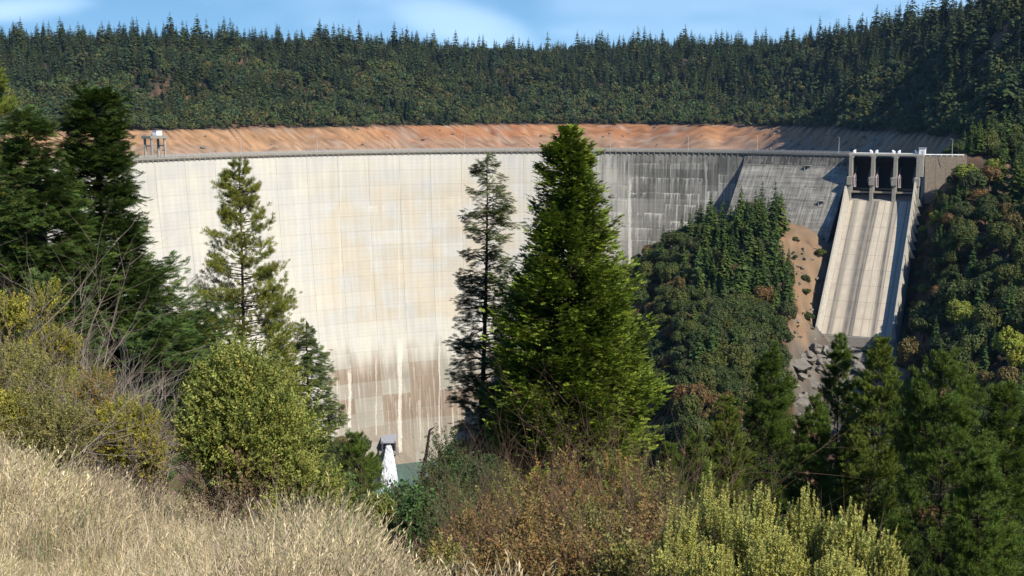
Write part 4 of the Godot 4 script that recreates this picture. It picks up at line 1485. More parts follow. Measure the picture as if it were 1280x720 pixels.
# ------------------------------------------------------------------ trees on the slopes below the dam (500 m off)
func build_ridge_trees():
	var con := []
	for k in 5: con.append(conifer_crown(900 + k, 24, 11, [0.17, 0.2, 0.15, 0.22, 0.18][k], [Color(0.060, 0.102, 0.024), Color(0.074, 0.118, 0.026), Color(0.050, 0.090, 0.024), Color(0.088, 0.122, 0.026), Color(0.058, 0.098, 0.028)][k], 4).mesh(M.conifer_leaf))
	var cst := stick(0.97, 0.016, 0.003).mesh(M.far_bark, true)
	var tones := {"green": [Color(0.067, 0.089, 0.023), Color(0.052, 0.075, 0.023), Color(0.086, 0.099, 0.024), Color(0.062, 0.080, 0.028)], "brown": [Color(0.175, 0.105, 0.042), Color(0.145, 0.100, 0.040), Color(0.125, 0.098, 0.034)], "yellow": [Color(0.24, 0.26, 0.036), Color(0.19, 0.22, 0.036)]}
	var oak := {}
	for t in tones:
		oak[t] = []
		for k in tones[t].size(): oak[t].append(broad_crown(950 + k * 7 + t.length(), 34, 74, tones[t][k], 0.078).mesh(M.broad_leaf))
	var trunks := []
	for k in 3: trunks.append(oak_trunk(60 + k).mesh(M.bark_grey, true))
	var mid := PackedVector2Array([Vector2(770, 345), Vector2(830, 312), Vector2(866, 300), Vector2(900, 286), Vector2(940, 276), Vector2(978, 282), Vector2(976, 330), Vector2(992, 352), Vector2(984, 400), Vector2(980, 440), Vector2(976, 540), Vector2(1000, 640), Vector2(800, 700), Vector2(770, 500)])
	var spots := []          # [pos, kind, size]
	# middle ridge
	for k in 5200:
		var q := Vector2(rr(765, 1000), rr(276, 700))
		if not in_poly(q, mid): continue
		var p := hit_ground(q.x, q.y, 240.0, 720.0)
		if p == Vector3.ZERO or -p.z > 690.0: continue
		var conif := (q.y < 395.0 and q.x > 872.0 and rng.randf() < 0.8) or (q.y < 345.0 and rng.randf() < 0.22) or rng.randf() < 0.04
		try_spot(spots, p, conif, 5.2)
	# slope beyond the chute
	for k in 9000:
		var a := rr(0.30, 0.53); var d := rr(285, 800)
		var x := a * d
		var p := Vector3(x, gy(x, d), -d)
		var v := Vector2(x, d) - SB
		var u := v.dot(ST); var o := v.dot(SN)
		if u < SW + 9.0 and o > -20.0: 
			if not (o > CH0 + CHL + 14.0 and u > 34.0): continue
		if u < SW + 36.0 and u > SW and o > -12.0 and o < 16.0: continue
		if o < -20.0 and a < 0.375: continue
		var q := pix(p)
		if in_poly(q, rock_zone) or q.x > 1330.0: continue
		if noise_b.get_noise_2d(x * 0.03, d * 0.03) > 0.33 and rng.randf() < 0.7: continue
		try_spot(spots, p, rng.randf() < lerpf(0.16, 0.5, smooth(430.0, 640.0, d)), 7.4, 1.1 if u > SW + 22.0 or o > 95.0 else 0.62)
	# canyon sides near the dam's foot
	for k in 500:
		var a := rr(-0.42, 0.09); var d := rr(330, 640)
		var x := a * d
		var p := Vector3(x, gy(x, d), -d)
		if p.y < -211.0 or (a > -0.16 and a < -0.06 and d > 430.0): continue
		if Vector2(x, d).distance_to(AC) > AR - 48.0: continue
		var q := pix(p)
		if q.x < -30.0 or q.x > 800.0: continue
		try_spot(spots, p, rng.randf() < 0.35, 9.0)
	# trees round the outlet pool
	for k in 900:
		var q := Vector2(rr(526, 680), rr(455, 640)) if k % 3 else Vector2(rr(385, 476), rr(555, 620))
		if q.x > 505.0 and q.y < 560.0 - (q.x - 548.0) * 0.95: continue
		var p := hit_ground(q.x, q.y, 240.0, 700.0)
		if p == Vector3.ZERO or p.y < -212.5 or (q.x < 505.0 and q.y < 566.0): continue
		try_spot(spots, p, rng.randf() < 0.2, 4.6, 1.0)
	# low growth along the outside of the chute wall
	for k in 700:
		var u := rr(SW + 4.0, SW + 26.0); var o := rr(18.0, 120.0)
		var v := SB + ST * u + SN * o
		try_spot(spots, Vector3(v.x, gy(v.x, v.y), -v.y), rng.randf() < 0.3 and u > SW + 12.0, 3.6, 0.42 if u < SW + 12.0 else 0.6)
	# scattered low brush on the bare bank
	var brush := []
	for e in [[994, 300], [1002, 318], [1006, 350], [996, 372], [1014, 380], [990, 345], [1026, 318], [1004, 392], [998, 408], [1030, 300], [985, 400], [1012, 352], [982, 372], [992, 316], [994, 322], [1008, 366], [1010, 398], [992, 398], [990, 422], [998, 334]]:
		var p := hit_ground(e[0], e[1], 400.0)
		if p != Vector3.ZERO: brush.append([p, 0.7 + 2.8 * pow(rng.randf(), 2.0)])
	print("ridge trees ", spots.size())
	# largest in view first: those become single trees, what is left over stays woods
	for s in spots:
		var q := pix(s[0])
		var seen := 1.0 if q.x > -20.0 and q.x < 1300.0 and q.y < 760.0 else 0.2
		if q.x < 770.0 and q.y < 640.0: seen *= 0.8
		if s[0].x / -s[0].z > 0.16 and q.y > 600.0: seen *= 0.6      # mostly behind the near pines
		s.append(s[2] / -s[0].z * seen)
	spots.sort_custom(func(p, q): return p[4] > q[4])
	var left := {}
	var tally := {}
	for s in spots:
		var p: Vector3 = s[0]
		var where := place_words(p)
		if s[1]:
			var h: float = (rr(12, 22) if rng.randf() < 0.72 else rr(21, 29)) * minf(s[3], 1.0)
			tally["conifer"] = tally.get("conifer", 0) + 1
			if tally["conifer"] > 295: continue
			var t := thing("slope_conifer", p, ("tall" if h > 17.0 else "short") + " green conifer " + where, "conifer", "conifers on the canyon slopes")
			t.basis = Basis(Vector3.UP, rr(0, TAU)).scaled(Vector3(h * rr(0.9, 1.25), h, h * rr(0.9, 1.25)))
			part("trunk", cst, t); part("crown", con[rng.randi() % con.size()], t)
			continue
		var n := noise_a.get_noise_2d(p.x * 0.03, p.z * 0.03) + rr(-0.35, 0.35)
		var right: bool = p.x / -p.z > 0.27
		var kind := "green"
		if n > 0.43: kind = "brown"
		elif right and n < -0.34 and rng.randf() < 0.6: kind = "yellow"
		var r: float = s[2]
		var bs := Basis(Vector3.UP, rr(0, TAU)).scaled(Vector3(r * rr(0.9, 1.15), r * rr(0.85, 1.25), r * rr(0.9, 1.15)))
		var cm: Array = oak[kind]
		var crown: ArrayMesh = cm[rng.randi() % cm.size()]
		tally[kind] = tally.get(kind, 0) + 1
		if tally[kind] > 290:
			if not left.has(crown): left[crown] = []
			left[crown].append(Transform3D(bs, p + bs * Vector3(0, 1.15, 0)))
			continue
		var word: String = {"green": "olive green oak", "brown": "brown leaved autumn oak", "yellow": "yellow green maple"}[kind]
		var t := thing({"green": "live_oak", "brown": "autumn_oak", "yellow": "maple_tree"}[kind], p, ("large " if r > 4.7 else ("small " if r < 3.0 else "")) + word + " " + where, "tree", word + "s on the canyon slopes")
		t.basis = bs
		part("trunk", trunks[tally[kind] % 3], t)
		part("crown", crown, t, Transform3D(Basis(), Vector3(0, 1.15, 0)))
	if not left.is_empty():
		var root := Node3D.new()
		root.name = "oak_woods"
		add_child(root)
		tag(root, "smaller oaks and undergrowth filling the wooded canyon slopes", "woods", "", "stuff")
		for m in left:
			var ti := []
			for k in left[m].size(): ti.append(Color(1, 1, 1) * rr(0.8, 1.2))
			scatter("crowns", m, left[m], ti, root)
	print(tally)
	for e in brush:
		var t := thing("low_brush", e[0], "low round shrub on the bare bank beside the chute", "shrub", "shrubs on the bare bank")
		t.basis = Basis(Vector3.UP, rr(0, TAU)).scaled(Vector3.ONE * e[1])
		part("crown", oak.green[rng.randi() % 4], t, Transform3D(Basis().scaled(Vector3(1, 0.7, 1)), Vector3(0, 0.35, 0)))

func place_words(p: Vector3) -> String:
	var v := Vector2(p.x, -p.z) - SB
	var u := v.dot(ST); var o := v.dot(SN); var d := -p.z
	var a := p.x / d
	if a > 0.27:
		if u < SW + 40.0 and o < 22.0: return "below the tan wing wall"
		if u < SW + 16.0 and o < 105.0: return "along the outside of the chute wall"
		if u < SW + 12.0: return "beside the boulder ravine"
		if d < 430.0: return "low on the slope beyond the ravine"
		if d > 600.0: return "high on the slope above the wing wall"
		return "on the open slope beyond the chute wall"
	if a > 0.075:
		if d > 610.0: return "at the ridge top under the thrust block"
		if a > 0.2: return "on the ridge edge by the bare bank"
		if d < 470.0: return "low on the ridge behind the young pines"
		return "on the ridge between cedar and bare bank"
	if a > -0.06: return "on the steep bank by the outlet pool"
	return "on the canyon side at the arch's foot"

var grid_used := {}
func try_spot(spots: Array, p: Vector3, conif: bool, gap: float, size := 1.0):
	var key := Vector2i(int(p.x / 8.0), int(p.z / 8.0))
	for i in range(-1, 2):
		for j in range(-1, 2):
			for q in grid_used.get(key + Vector2i(i, j), []):
				if Vector2(q.x - p.x, q.z - p.z).length() < gap: return
	if not grid_used.has(key): grid_used[key] = []
	grid_used[key].append(p)
	spots.append([p, conif, rr(3.4, 6.6) * size, size])

# ------------------------------------------------------------------ near trees: trunk and limbs as meshes, foliage as sprays set along the limbs
func blade(b: MB, o: Vector3, dir: Vector3, nrm: Vector3, l: float, w: float):
	var s := dir.cross(nrm).normalized() * w
	var m := o + dir * l * 0.45
	b.tri(o, m + s, o + dir * l)
	b.tri(o, o + dir * l, m - s)

func cedar_spray(seed_: int) -> ArrayMesh:
	# flat, ferny, drooping spray; unit length along +z
	var r := RandomNumberGenerator.new(); r.seed = seed_
	var b := MB.new()
	for i in 8:
		var t := (i + 0.5) / 8.0
		var o := Vector3(0, -0.22 * t * t, t * 0.8)
		for s in [-1.0, 1.0]:
			b.col = Color(1, 1, 1) * r.randf_range(0.75, 1.2)
			var d := Vector3(s * r.randf_range(0.55, 0.95), r.randf_range(-0.35, 0.12), r.randf_range(0.6, 1.0)).normalized()
			var l := 0.44 * (1.0 - t * 0.5) * r.randf_range(0.75, 1.15)
			blade(b, o, d, (Vector3.UP + Vector3(r.randf_range(-0.4, 0.4), 0, r.randf_range(-0.4, 0.4))).normalized(), l, l * 0.24)
	blade(b, Vector3(0, -0.12, 0.7), Vector3(0, -0.3, 1).normalized(), Vector3.UP, 0.36, 0.06)
	return b.mesh(M.conifer_leaf)

func fir_spray(seed_: int) -> ArrayMesh:
	# twig with short needles on both sides and two side twigs
	var r := RandomNumberGenerator.new(); r.seed = seed_
	var b := MB.new()
	var tw := [[Vector3.ZERO, Vector3(0, -0.1, 1), 1.0], [Vector3(0, -0.03, 0.3), Vector3(0.7, -0.1, 0.7), 0.5], [Vector3(0, -0.03, 0.34), Vector3(-0.7, -0.12, 0.7), 0.5], [Vector3(0, -0.05, 0.55), Vector3(0.55, -0.1, 0.8), 0.38], [Vector3(0, -0.05, 0.6), Vector3(-0.55, 0.0, 0.8), 0.36]]
	for e in tw:
		var dir: Vector3 = e[1].normalized()
		var sd := dir.cross(Vector3.UP).normalized()
		var n := int(11 * e[2]) + 2
		for i in n:
			var o: Vector3 = e[0] + dir * (e[2] * (i + 0.5) / n)
			for s in [-1.0, 1.0]:
				b.col = Color(1, 1, 1) * r.randf_range(0.7, 1.25)
				var d: Vector3 = (sd * s * r.randf_range(0.6, 1.0) + dir * 0.6 + Vector3(0, r.randf_range(-0.15, 0.55), 0)).normalized()
				blade(b, o, d, Vector3(r.randf_range(-0.5, 0.5), 1, r.randf_range(-0.5, 0.5)).normalized(), 0.17, 0.03)
	return b.mesh(M.conifer_leaf)

func pine_tuft(seed_: int) -> ArrayMesh:
	# bottlebrush of long needles around a shoot tip
	var r := RandomNumberGenerator.new(); r.seed = seed_
	var b := MB.new()
	for i in 34:
		var t := r.randf()
		var an := r.randf_range(0, TAU); var sp_ := r.randf_range(0.35, 1.25) * (1.0 - 0.35 * t)
		var d := Vector3(cos(an) * sp_, sin(an) * sp_ + 0.2, 0.75).normalized()
		b.col = Color(1, 1, 1) * r.randf_range(0.65, 1.3)
		blade(b, Vector3(0, 0, t * 0.55), d, Vector3(r.randfn(), r.randfn(), r.randfn()).normalized(), r.randf_range(0.4, 0.62), 0.024)
	return b.mesh(M.conifer_leaf)

func leaf_twig(seed_: int, n: int, upright: float, leaf: float) -> ArrayMesh:
	# twig along +z with small leaves round it
	var r := RandomNumberGenerator.new(); r.seed = seed_
	var b := MB.new()
	for i in n:
		var t := (i + 0.3) / n
		var an := i * 2.4 + r.randf_range(-0.4, 0.4)
		var d := Vector3(cos(an), sin(an), upright * r.randf_range(0.6, 1.4)).normalized()
		b.col = Color(1, 1, 1) * r.randf_range(0.7, 1.3)
		blade(b, Vector3(0, 0, t), d, Vector3(r.randfn(), r.randfn(), r.randfn() + 0.6).normalized(), leaf * r.randf_range(0.7, 1.25), leaf * 0.3)
	blade(b, Vector3(0, 0, 0.5), Vector3(0, 0, 1), Vector3.UP, 0.55, 0.012)
	return b.mesh(M.shrub_leaf)

func look(o: Vector3, dir: Vector3, roll: float, s: float, up := Vector3.UP) -> Transform3D:
	var z := dir.normalized()
	var x := up.cross(z)
	if x.length() < 0.05: x = Vector3.RIGHT.cross(z)
	x = x.normalized()
	var y := z.cross(x)
	return Transform3D(Basis(x, y, z).rotated(z, roll).scaled(Vector3(s, s, s)), o)

class Crown:
	var places := [[], [], []]
	var tints := [[], [], []]
	func put(t: Transform3D, c: Color, _k: int):
		places[0].append(t); tints[0].append(c)

func near_tree(called: String, label: String, kind: String, px: float, top: float, d: float, prof: Array, opt := {}) -> Node3D:
	# prof: [[photo row, half width in photo columns], ...] of the crown's outline from top to bottom, made metres at distance d
	var base := below(px, top + 100.0, d)
	var m_px := d / FOCAL * 1.0
	var tip := at_d(px, top, d)
	var H := tip.y - base.y
	var t := thing(called, base, label, "tree", opt.get("group", ""))
	var r := RandomNumberGenerator.new(); r.seed = int(px * 13 + top)
	var ys := []; var ws := []
	for e in prof:
		ys.append(-(at_d(px, e[0], d).y - base.y)); ws.append(e[1] * m_px)
	var crown_bottom: float = maxf(-ys[-1], H * opt.get("bare", 0.06))
	var trunk := MB.new()
	var tr: float = opt.get("trunk", H * 0.012)
	var bend := Vector3(r.randf_range(-1, 1), 0, r.randf_range(-1, 1)) * H * 0.008
	var axis := func(y: float): return Vector3(0, y, 0) + bend * sin(y / H * 5.0)
	var pts := []; var rd := []
	for i in 13:
		var f := i / 12.0
		pts.append(axis.call(-0.6 + (H + 0.6) * f)); rd.append(maxf(0.02, tr * pow(1.0 - f, 0.8) * (1.25 if i == 0 else 1.0)))
	trunk.tube(pts, rd, 8)
	var cr := Crown.new()
	var tint: Color = opt.get("tint", Color(0.05, 0.08, 0.025))
	tint = Color(tint.r * 1.06, tint.g * (1.08 if kind == "cedar" else 1.2), tint.b * 0.85)
	var size: float = opt.get("spray", 0.5)
	var dens: float = opt.get("dens", 1.0)
	var gap: float = opt.get("gap", 0.0)
	var droop: float = opt.get("droop", 0.25)
	var lift: float = opt.get("lift", 0.1)
	var step: float = opt.get("step", 0.30)
	var arms: int = opt.get("arms", 5)
	var limbs := MB.new()
	var y := crown_bottom
	var clump := FastNoiseLite.new(); clump.seed = int(px); clump.frequency = 0.35
	while y < H - 0.1:
		var wide: float = lin1(ys, ws, -y)
		var tt := y / H
		var m := arms
		var a0 := r.randf_range(0, TAU)
		for i in m:
			if r.randf() < gap * 0.5: continue
			var an := a0 + TAU * i / m + r.randf_range(-0.5, 0.5)
			var dir := Vector3(cos(an), 0, sin(an)); var side := Vector3(-sin(an), 0, cos(an))
			var cl := clump.get_noise_3d(cos(an) * 2.0, y * 0.9, sin(an) * 2.0)
			if cl < -0.42 + gap * 0.62: continue
			var L: float = wide * clampf(0.86 + cl * (0.45 if kind == "cedar" else 0.6) + r.randf_range(-0.18, 0.22), 0.35, 1.4)
			if kind == "pine": L = wide * clampf(0.8 + cl * 0.7 + r.randf_range(-0.2, 0.25), 0.3, 1.3)
			var n := maxi(3, int(L / 0.55) + 2)
			var o: Vector3 = axis.call(clampf(y + r.randf_range(-1.1, 1.1) * step * 1.6, crown_bottom * 0.9, H - 0.1))
			var lft := lift + r.randfn() * (0.22 if kind == "fir" else 0.15); var drp := droop * r.randf_range(0.5, 1.5)
			var path := []; var pr := []
			for k in n + 1:
				var f := float(k) / n
				var yy := L * (lft * f - drp * f * f + (0.16 * pow(f, 4.0) if kind != "pine" else 0.22 * pow(f, 3.0)))
				path.append(o + dir * L * f + Vector3(0, yy, 0) + side * L * 0.05 * sin(f * 5.0 + an))
				pr.append(lerpf(maxf(0.012, tr * 0.26 * (1.0 - tt * 0.6)), 0.006, f))
			if L > 0.5: limbs.tube(path, pr, 4, false)
			# sprays along the limb
			var br := 1.0 + r.randf_range(-0.18, 0.18) + cl * 0.15
			var start := 0.45 if kind == "pine" else 0.22
			if kind == "fir" and gap > 0.3: start = 0.3
			var cnt := maxi(3, int((3.0 + L * (11.0 if kind != "pine" else 7.0)) * dens))
			for k in cnt:
				var f := start + (1.02 - start) * pow(float(k + r.randf()) / cnt, 0.85)
				var ff := clampf(f, 0.0, 0.999) * n
				var q: Vector3 = path[int(ff)].lerp(path[int(ff) + 1], ff - int(ff))
				var fwd: Vector3 = (path[int(ff) + 1] - path[int(ff)]).normalized()
				var sgn := -1.0 if k % 2 == 0 else 1.0
				# side twigs fan out and shorten to the tip
				var reach := L * (0.34 if kind != "pine" else 0.55) * (1.0 - f * 0.5) * r.randf()
				var sd := (side * sgn * r.randf_range(0.35, 1.0) + fwd * r.randf_range(0.4, 1.0)).normalized()
				var pos := q + sd * reach + Vector3(0, -droop * reach * 0.7 + r.randfn() * (0.10 * size + 0.05 * L) + (reach * r.randf_range(0.0, 0.5) if kind == "pine" else 0.0), 0)
				var aim := (sd + fwd * 0.7 + Vector3(0, r.randf_range(-0.6, 0.45) - droop * 0.5, 0)).normalized()
				if kind == "pine":
					aim = (sd * 0.6 + fwd * 0.6 + Vector3(0, r.randf_range(0.25, 1.0), 0)).normalized()
				elif kind == "cedar":
					aim = (sd * 0.8 + fwd * 0.6 + Vector3(0, r.randf_range(-0.35, 0.75), 0)).normalized()
				var v := br * r.randf_range(0.72, 1.28)
				var warm := r.randf_range(-0.12, 0.14)
				var c := Color(tint.r * v * (1.0 + warm), tint.g * v, tint.b * v * (1.0 - warm))
				cr.put(look(pos, aim, r.randf_range(-0.5, 0.5), size * r.randf_range(0.7, 1.25) * (0.75 + 0.25 * (1.0 - tt))), c, r.randi() % 3)
		y += step * (0.75 + 0.5 * r.randf()) * (1.15 - 0.55 * tt)
	# leader
	for k in 10:
		cr.put(look(axis.call(H - 0.15 - 0.07 * k), Vector3(r.randf_range(-0.6, 0.6), 1.2, r.randf_range(-0.6, 0.6)), r.randf() * TAU, size * 0.7), tint, k % 3)
	part("trunk", trunk.mesh(M.bark, true), t)
	if limbs.v.size(): part("limbs", limbs.mesh(M.bark, true), t)
	scatter("crown", sprays[kind][int(px) % 3], cr.places[0], cr.tints[0], t).set_meta("kind", "stuff")
	sprigs += cr.places[0].size()
	return t

var sprays := {}
var sprigs := 0

func build_near_trees():
	sprays = {"cedar": [cedar_spray(1), cedar_spray(2), cedar_spray(3)], "fir": [fir_spray(4), fir_spray(5), fir_spray(6)], "pine": [pine_tuft(7), pine_tuft(8), pine_tuft(9)]}
	near_tree("cedar_tree", "broad bright green incense cedar rising past the dam crest", "cedar", 714, 158, 66.0, [[158, 3], [180, 15], [205, 30], [240, 34], [300, 45], [345, 60], [400, 80], [460, 90], [520, 97], [580, 100], [640, 95]],
		{"tint": Color(0.172, 0.232, 0.036), "spray": 0.48, "dens": 1.9, "arms": 8, "step": 0.28, "droop": 0.10, "lift": 0.34, "gap": 0.08})
	near_tree("cedar_tree", "smaller dark cedar pressed against the broad incense cedar", "cedar", 664, 322, 70.0, [[322, 5], [360, 22], [420, 42], [500, 58], [580, 60]],
		{"tint": Color(0.095, 0.145, 0.030), "spray": 0.5, "dens": 1.6, "arms": 6, "step": 0.32, "droop": 0.12, "lift": 0.15, "gap": 0.15})
	near_tree("douglas_fir", "sparse grey green fir with bare trunk in front of arch", "fir", 604, 194, 74.0, [[194, 2], [215, 14], [250, 28], [268, 38], [300, 18], [340, 30], [400, 34], [470, 38], [560, 30]],
		{"tint": Color(0.10, 0.115, 0.055), "spray": 0.55, "dens": 1.0, "arms": 5, "step": 0.30, "droop": 0.30, "lift": 0.30, "gap": 0.44, "trunk": 0.32})
	near_tree("ponderosa_pine", "yellow green pine with clumped boughs before the pale arch", "pine", 300, 207, 70.0, [[207, 4], [230, 20], [262, 27], [300, 40], [340, 48], [385, 56], [420, 66], [470, 62], [520, 60]],
		{"tint": Color(0.185, 0.185, 0.040), "spray": 0.50, "dens": 1.35, "arms": 6, "step": 0.29, "droop": 0.10, "lift": 0.10, "gap": 0.40, "trunk": 0.26})
	near_tree("douglas_fir", "short dark fir beside the yellow green pine", "fir", 384, 404, 74.0, [[404, 2], [440, 20], [480, 32], [530, 40], [580, 42]],
		{"tint": Color(0.085, 0.105, 0.040), "spray": 0.55, "dens": 1.2, "arms": 5, "step": 0.32, "droop": 0.28, "lift": 0.1, "gap": 0.22})
	near_tree("douglas_fir", "tall dark fir with ragged drooping boughs above the brush", "fir", 124, 112, 50.0, [[112, 3], [140, 26], [180, 34], [230, 44], [300, 52], [350, 72], [400, 95], [460, 112], [520, 120]],
		{"tint": Color(0.070, 0.102, 0.030), "spray": 0.52, "dens": 1.6, "arms": 7, "step": 0.23, "droop": 0.22, "lift": 0.28, "gap": 0.08})
	near_tree("douglas_fir", "dense dark fir standing left open of the ragged fir".replace(" left open of", " close against"), "fir", 38, 138, 46.0, [[138, 4], [175, 30], [230, 48], [300, 62], [380, 74], [470, 85]],
		{"tint": Color(0.068, 0.100, 0.030), "spray": 0.55, "dens": 1.3, "arms": 6, "step": 0.26, "droop": 0.22, "lift": 0.16, "gap": 0.10})
	near_tree("ponderosa_pine", "tall pine with olive needles at the brushy edge, crown cut by picture edge".replace(", crown cut by picture edge", " behind the dense fir"), "pine", -14, 66, 54.0, [[66, 5], [110, 28], [180, 40], [280, 60], [380, 70]],
		{"tint": Color(0.14, 0.155, 0.036), "spray": 0.56, "dens": 1.4, "arms": 5, "step": 0.40, "droop": 0.1, "lift": 0.1, "gap": 0.25, "trunk": 0.3})
	near_tree("douglas_fir", "low dark fir filling the gap behind the green bush", "fir", 205, 395, 42.0, [[395, 4], [430, 40], [480, 62], [560, 70]],
		{"tint": Color(0.065, 0.098, 0.030), "spray": 0.5, "dens": 1.4, "arms": 6, "step": 0.26, "droop": 0.22, "lift": 0.12, "gap": 0.16})
	near_tree("douglas_fir", "dark fir hidden behind the grey twigs and yellow brush", "fir", 62, 345, 40.0, [[345, 4], [380, 40], [440, 62], [520, 70]],
		{"tint": Color(0.060, 0.090, 0.028), "spray": 0.5, "dens": 1.3, "arms": 6, "step": 0.28, "droop": 0.22, "lift": 0.12, "gap": 0.12})
	# young pines on the near slope, in front of the ravine
	var young := [[962, 432, 78.0, 40, "tall young pine in front of the olive oaks"], [1048, 424, 78.0, 32, "slim young pine before the boulder heap"], [1092, 428, 75.0, 42, "bushy young pine beside the slim one"], [1180, 446, 64.0, 66, "broad young pine with long soft boughs"], [1012, 498, 70.0, 36, "short young pine between two taller pines"],
		[906, 500, 72.0, 36, "young pine at the edge of the oak slope"], [1256, 486, 66.0, 58, "dark young pine on the brushy slope's far side"], [866, 545, 62.0, 40, "small bushy pine behind the yellow shrub"], [835, 560, 66.0, 34, "small pine beside the broad cedar's foot"], [448, 546, 62.0, 44, "small dark pine below the pale dam foot"], [1222, 570, 52.0, 44, "low pine at the foot of the dark young pine"]]
	for e in young:
		var h: float = e[3]
		near_tree("young_pine", e[4], "pine", e[0], e[1], e[2], [[e[1], 3], [e[1] + 35, h * 0.42], [e[1] + 90, h * 0.72], [e[1] + 180, h], [e[1] + 400, h * 1.15]],
			{"tint": Color(0.092, 0.128, 0.028) if int(e[0]) % 3 else Color(0.112, 0.134, 0.028), "spray": 0.50, "dens": 1.6, "arms": 6, "step": 0.36, "droop": 0.06, "lift": 0.3, "gap": 0.20, "group": "young pines on the near slope", "trunk": 0.14})
	# a charred leaning snag by the river bank trees
	var s := thing("dead_snag", on_ground(531, 120.0), "charred leaning snag standing between bushes near the outlet", "dead tree")
	var b := MB.new()
	var foot := s.position
	var top := at_d(537, 538, 120.0) - foot; var low := at_d(527, 600, 120.0) - foot
	b.tube([low + (low - top) * 4.0, low, low.lerp(top, 0.5) + Vector3(0.06, 0, 0), top], [0.3, 0.24, 0.18, 0.12], 8)
	b.tube([top, top + Vector3(0.5, 0.35, 0)], [0.14, 0.05], 5)
	part("trunk", b.mesh(mat("char", Color(0.022, 0.02, 0.02), 0.95), true), s)
	print("sprigs ", sprigs)

# ------------------------------------------------------------------ near shrubs
var twigs := {}

func twig_mesh(b: MB, r: RandomNumberGenerator, o: Vector3, dir: Vector3, l: float, w: float, depth: int, c: Color):
	var pts := [o]; var rd := [w]
	var p := o; var d := dir
	for k in 3:
		d = (d + Vector3(r.randfn(), r.randfn() * 0.7 + 0.12, r.randfn()) * 0.14).normalized()
		p += d * l / 3.0
		pts.append(p); rd.append(w * (1.0 - 0.27 * (k + 1)))
	b.col = c * r.randf_range(0.7, 1.25)
	b.tube(pts, rd, 3, false)
	if depth == 0: return
	for k in 3 + r.randi() % 3:
		var f := r.randf_range(0.25, 1.0) * 3.0
		var q: Vector3 = pts[mini(int(f), 2)].lerp(pts[mini(int(f), 2) + 1], f - mini(int(f), 2))
		var nd := (d + Vector3(r.randfn(), r.randfn() * 0.8 + 0.1, r.randfn()) * 0.5).normalized()
		twig_mesh(b, r, q, nd, l * r.randf_range(0.4, 0.7), w * 0.55, depth - 1, c)

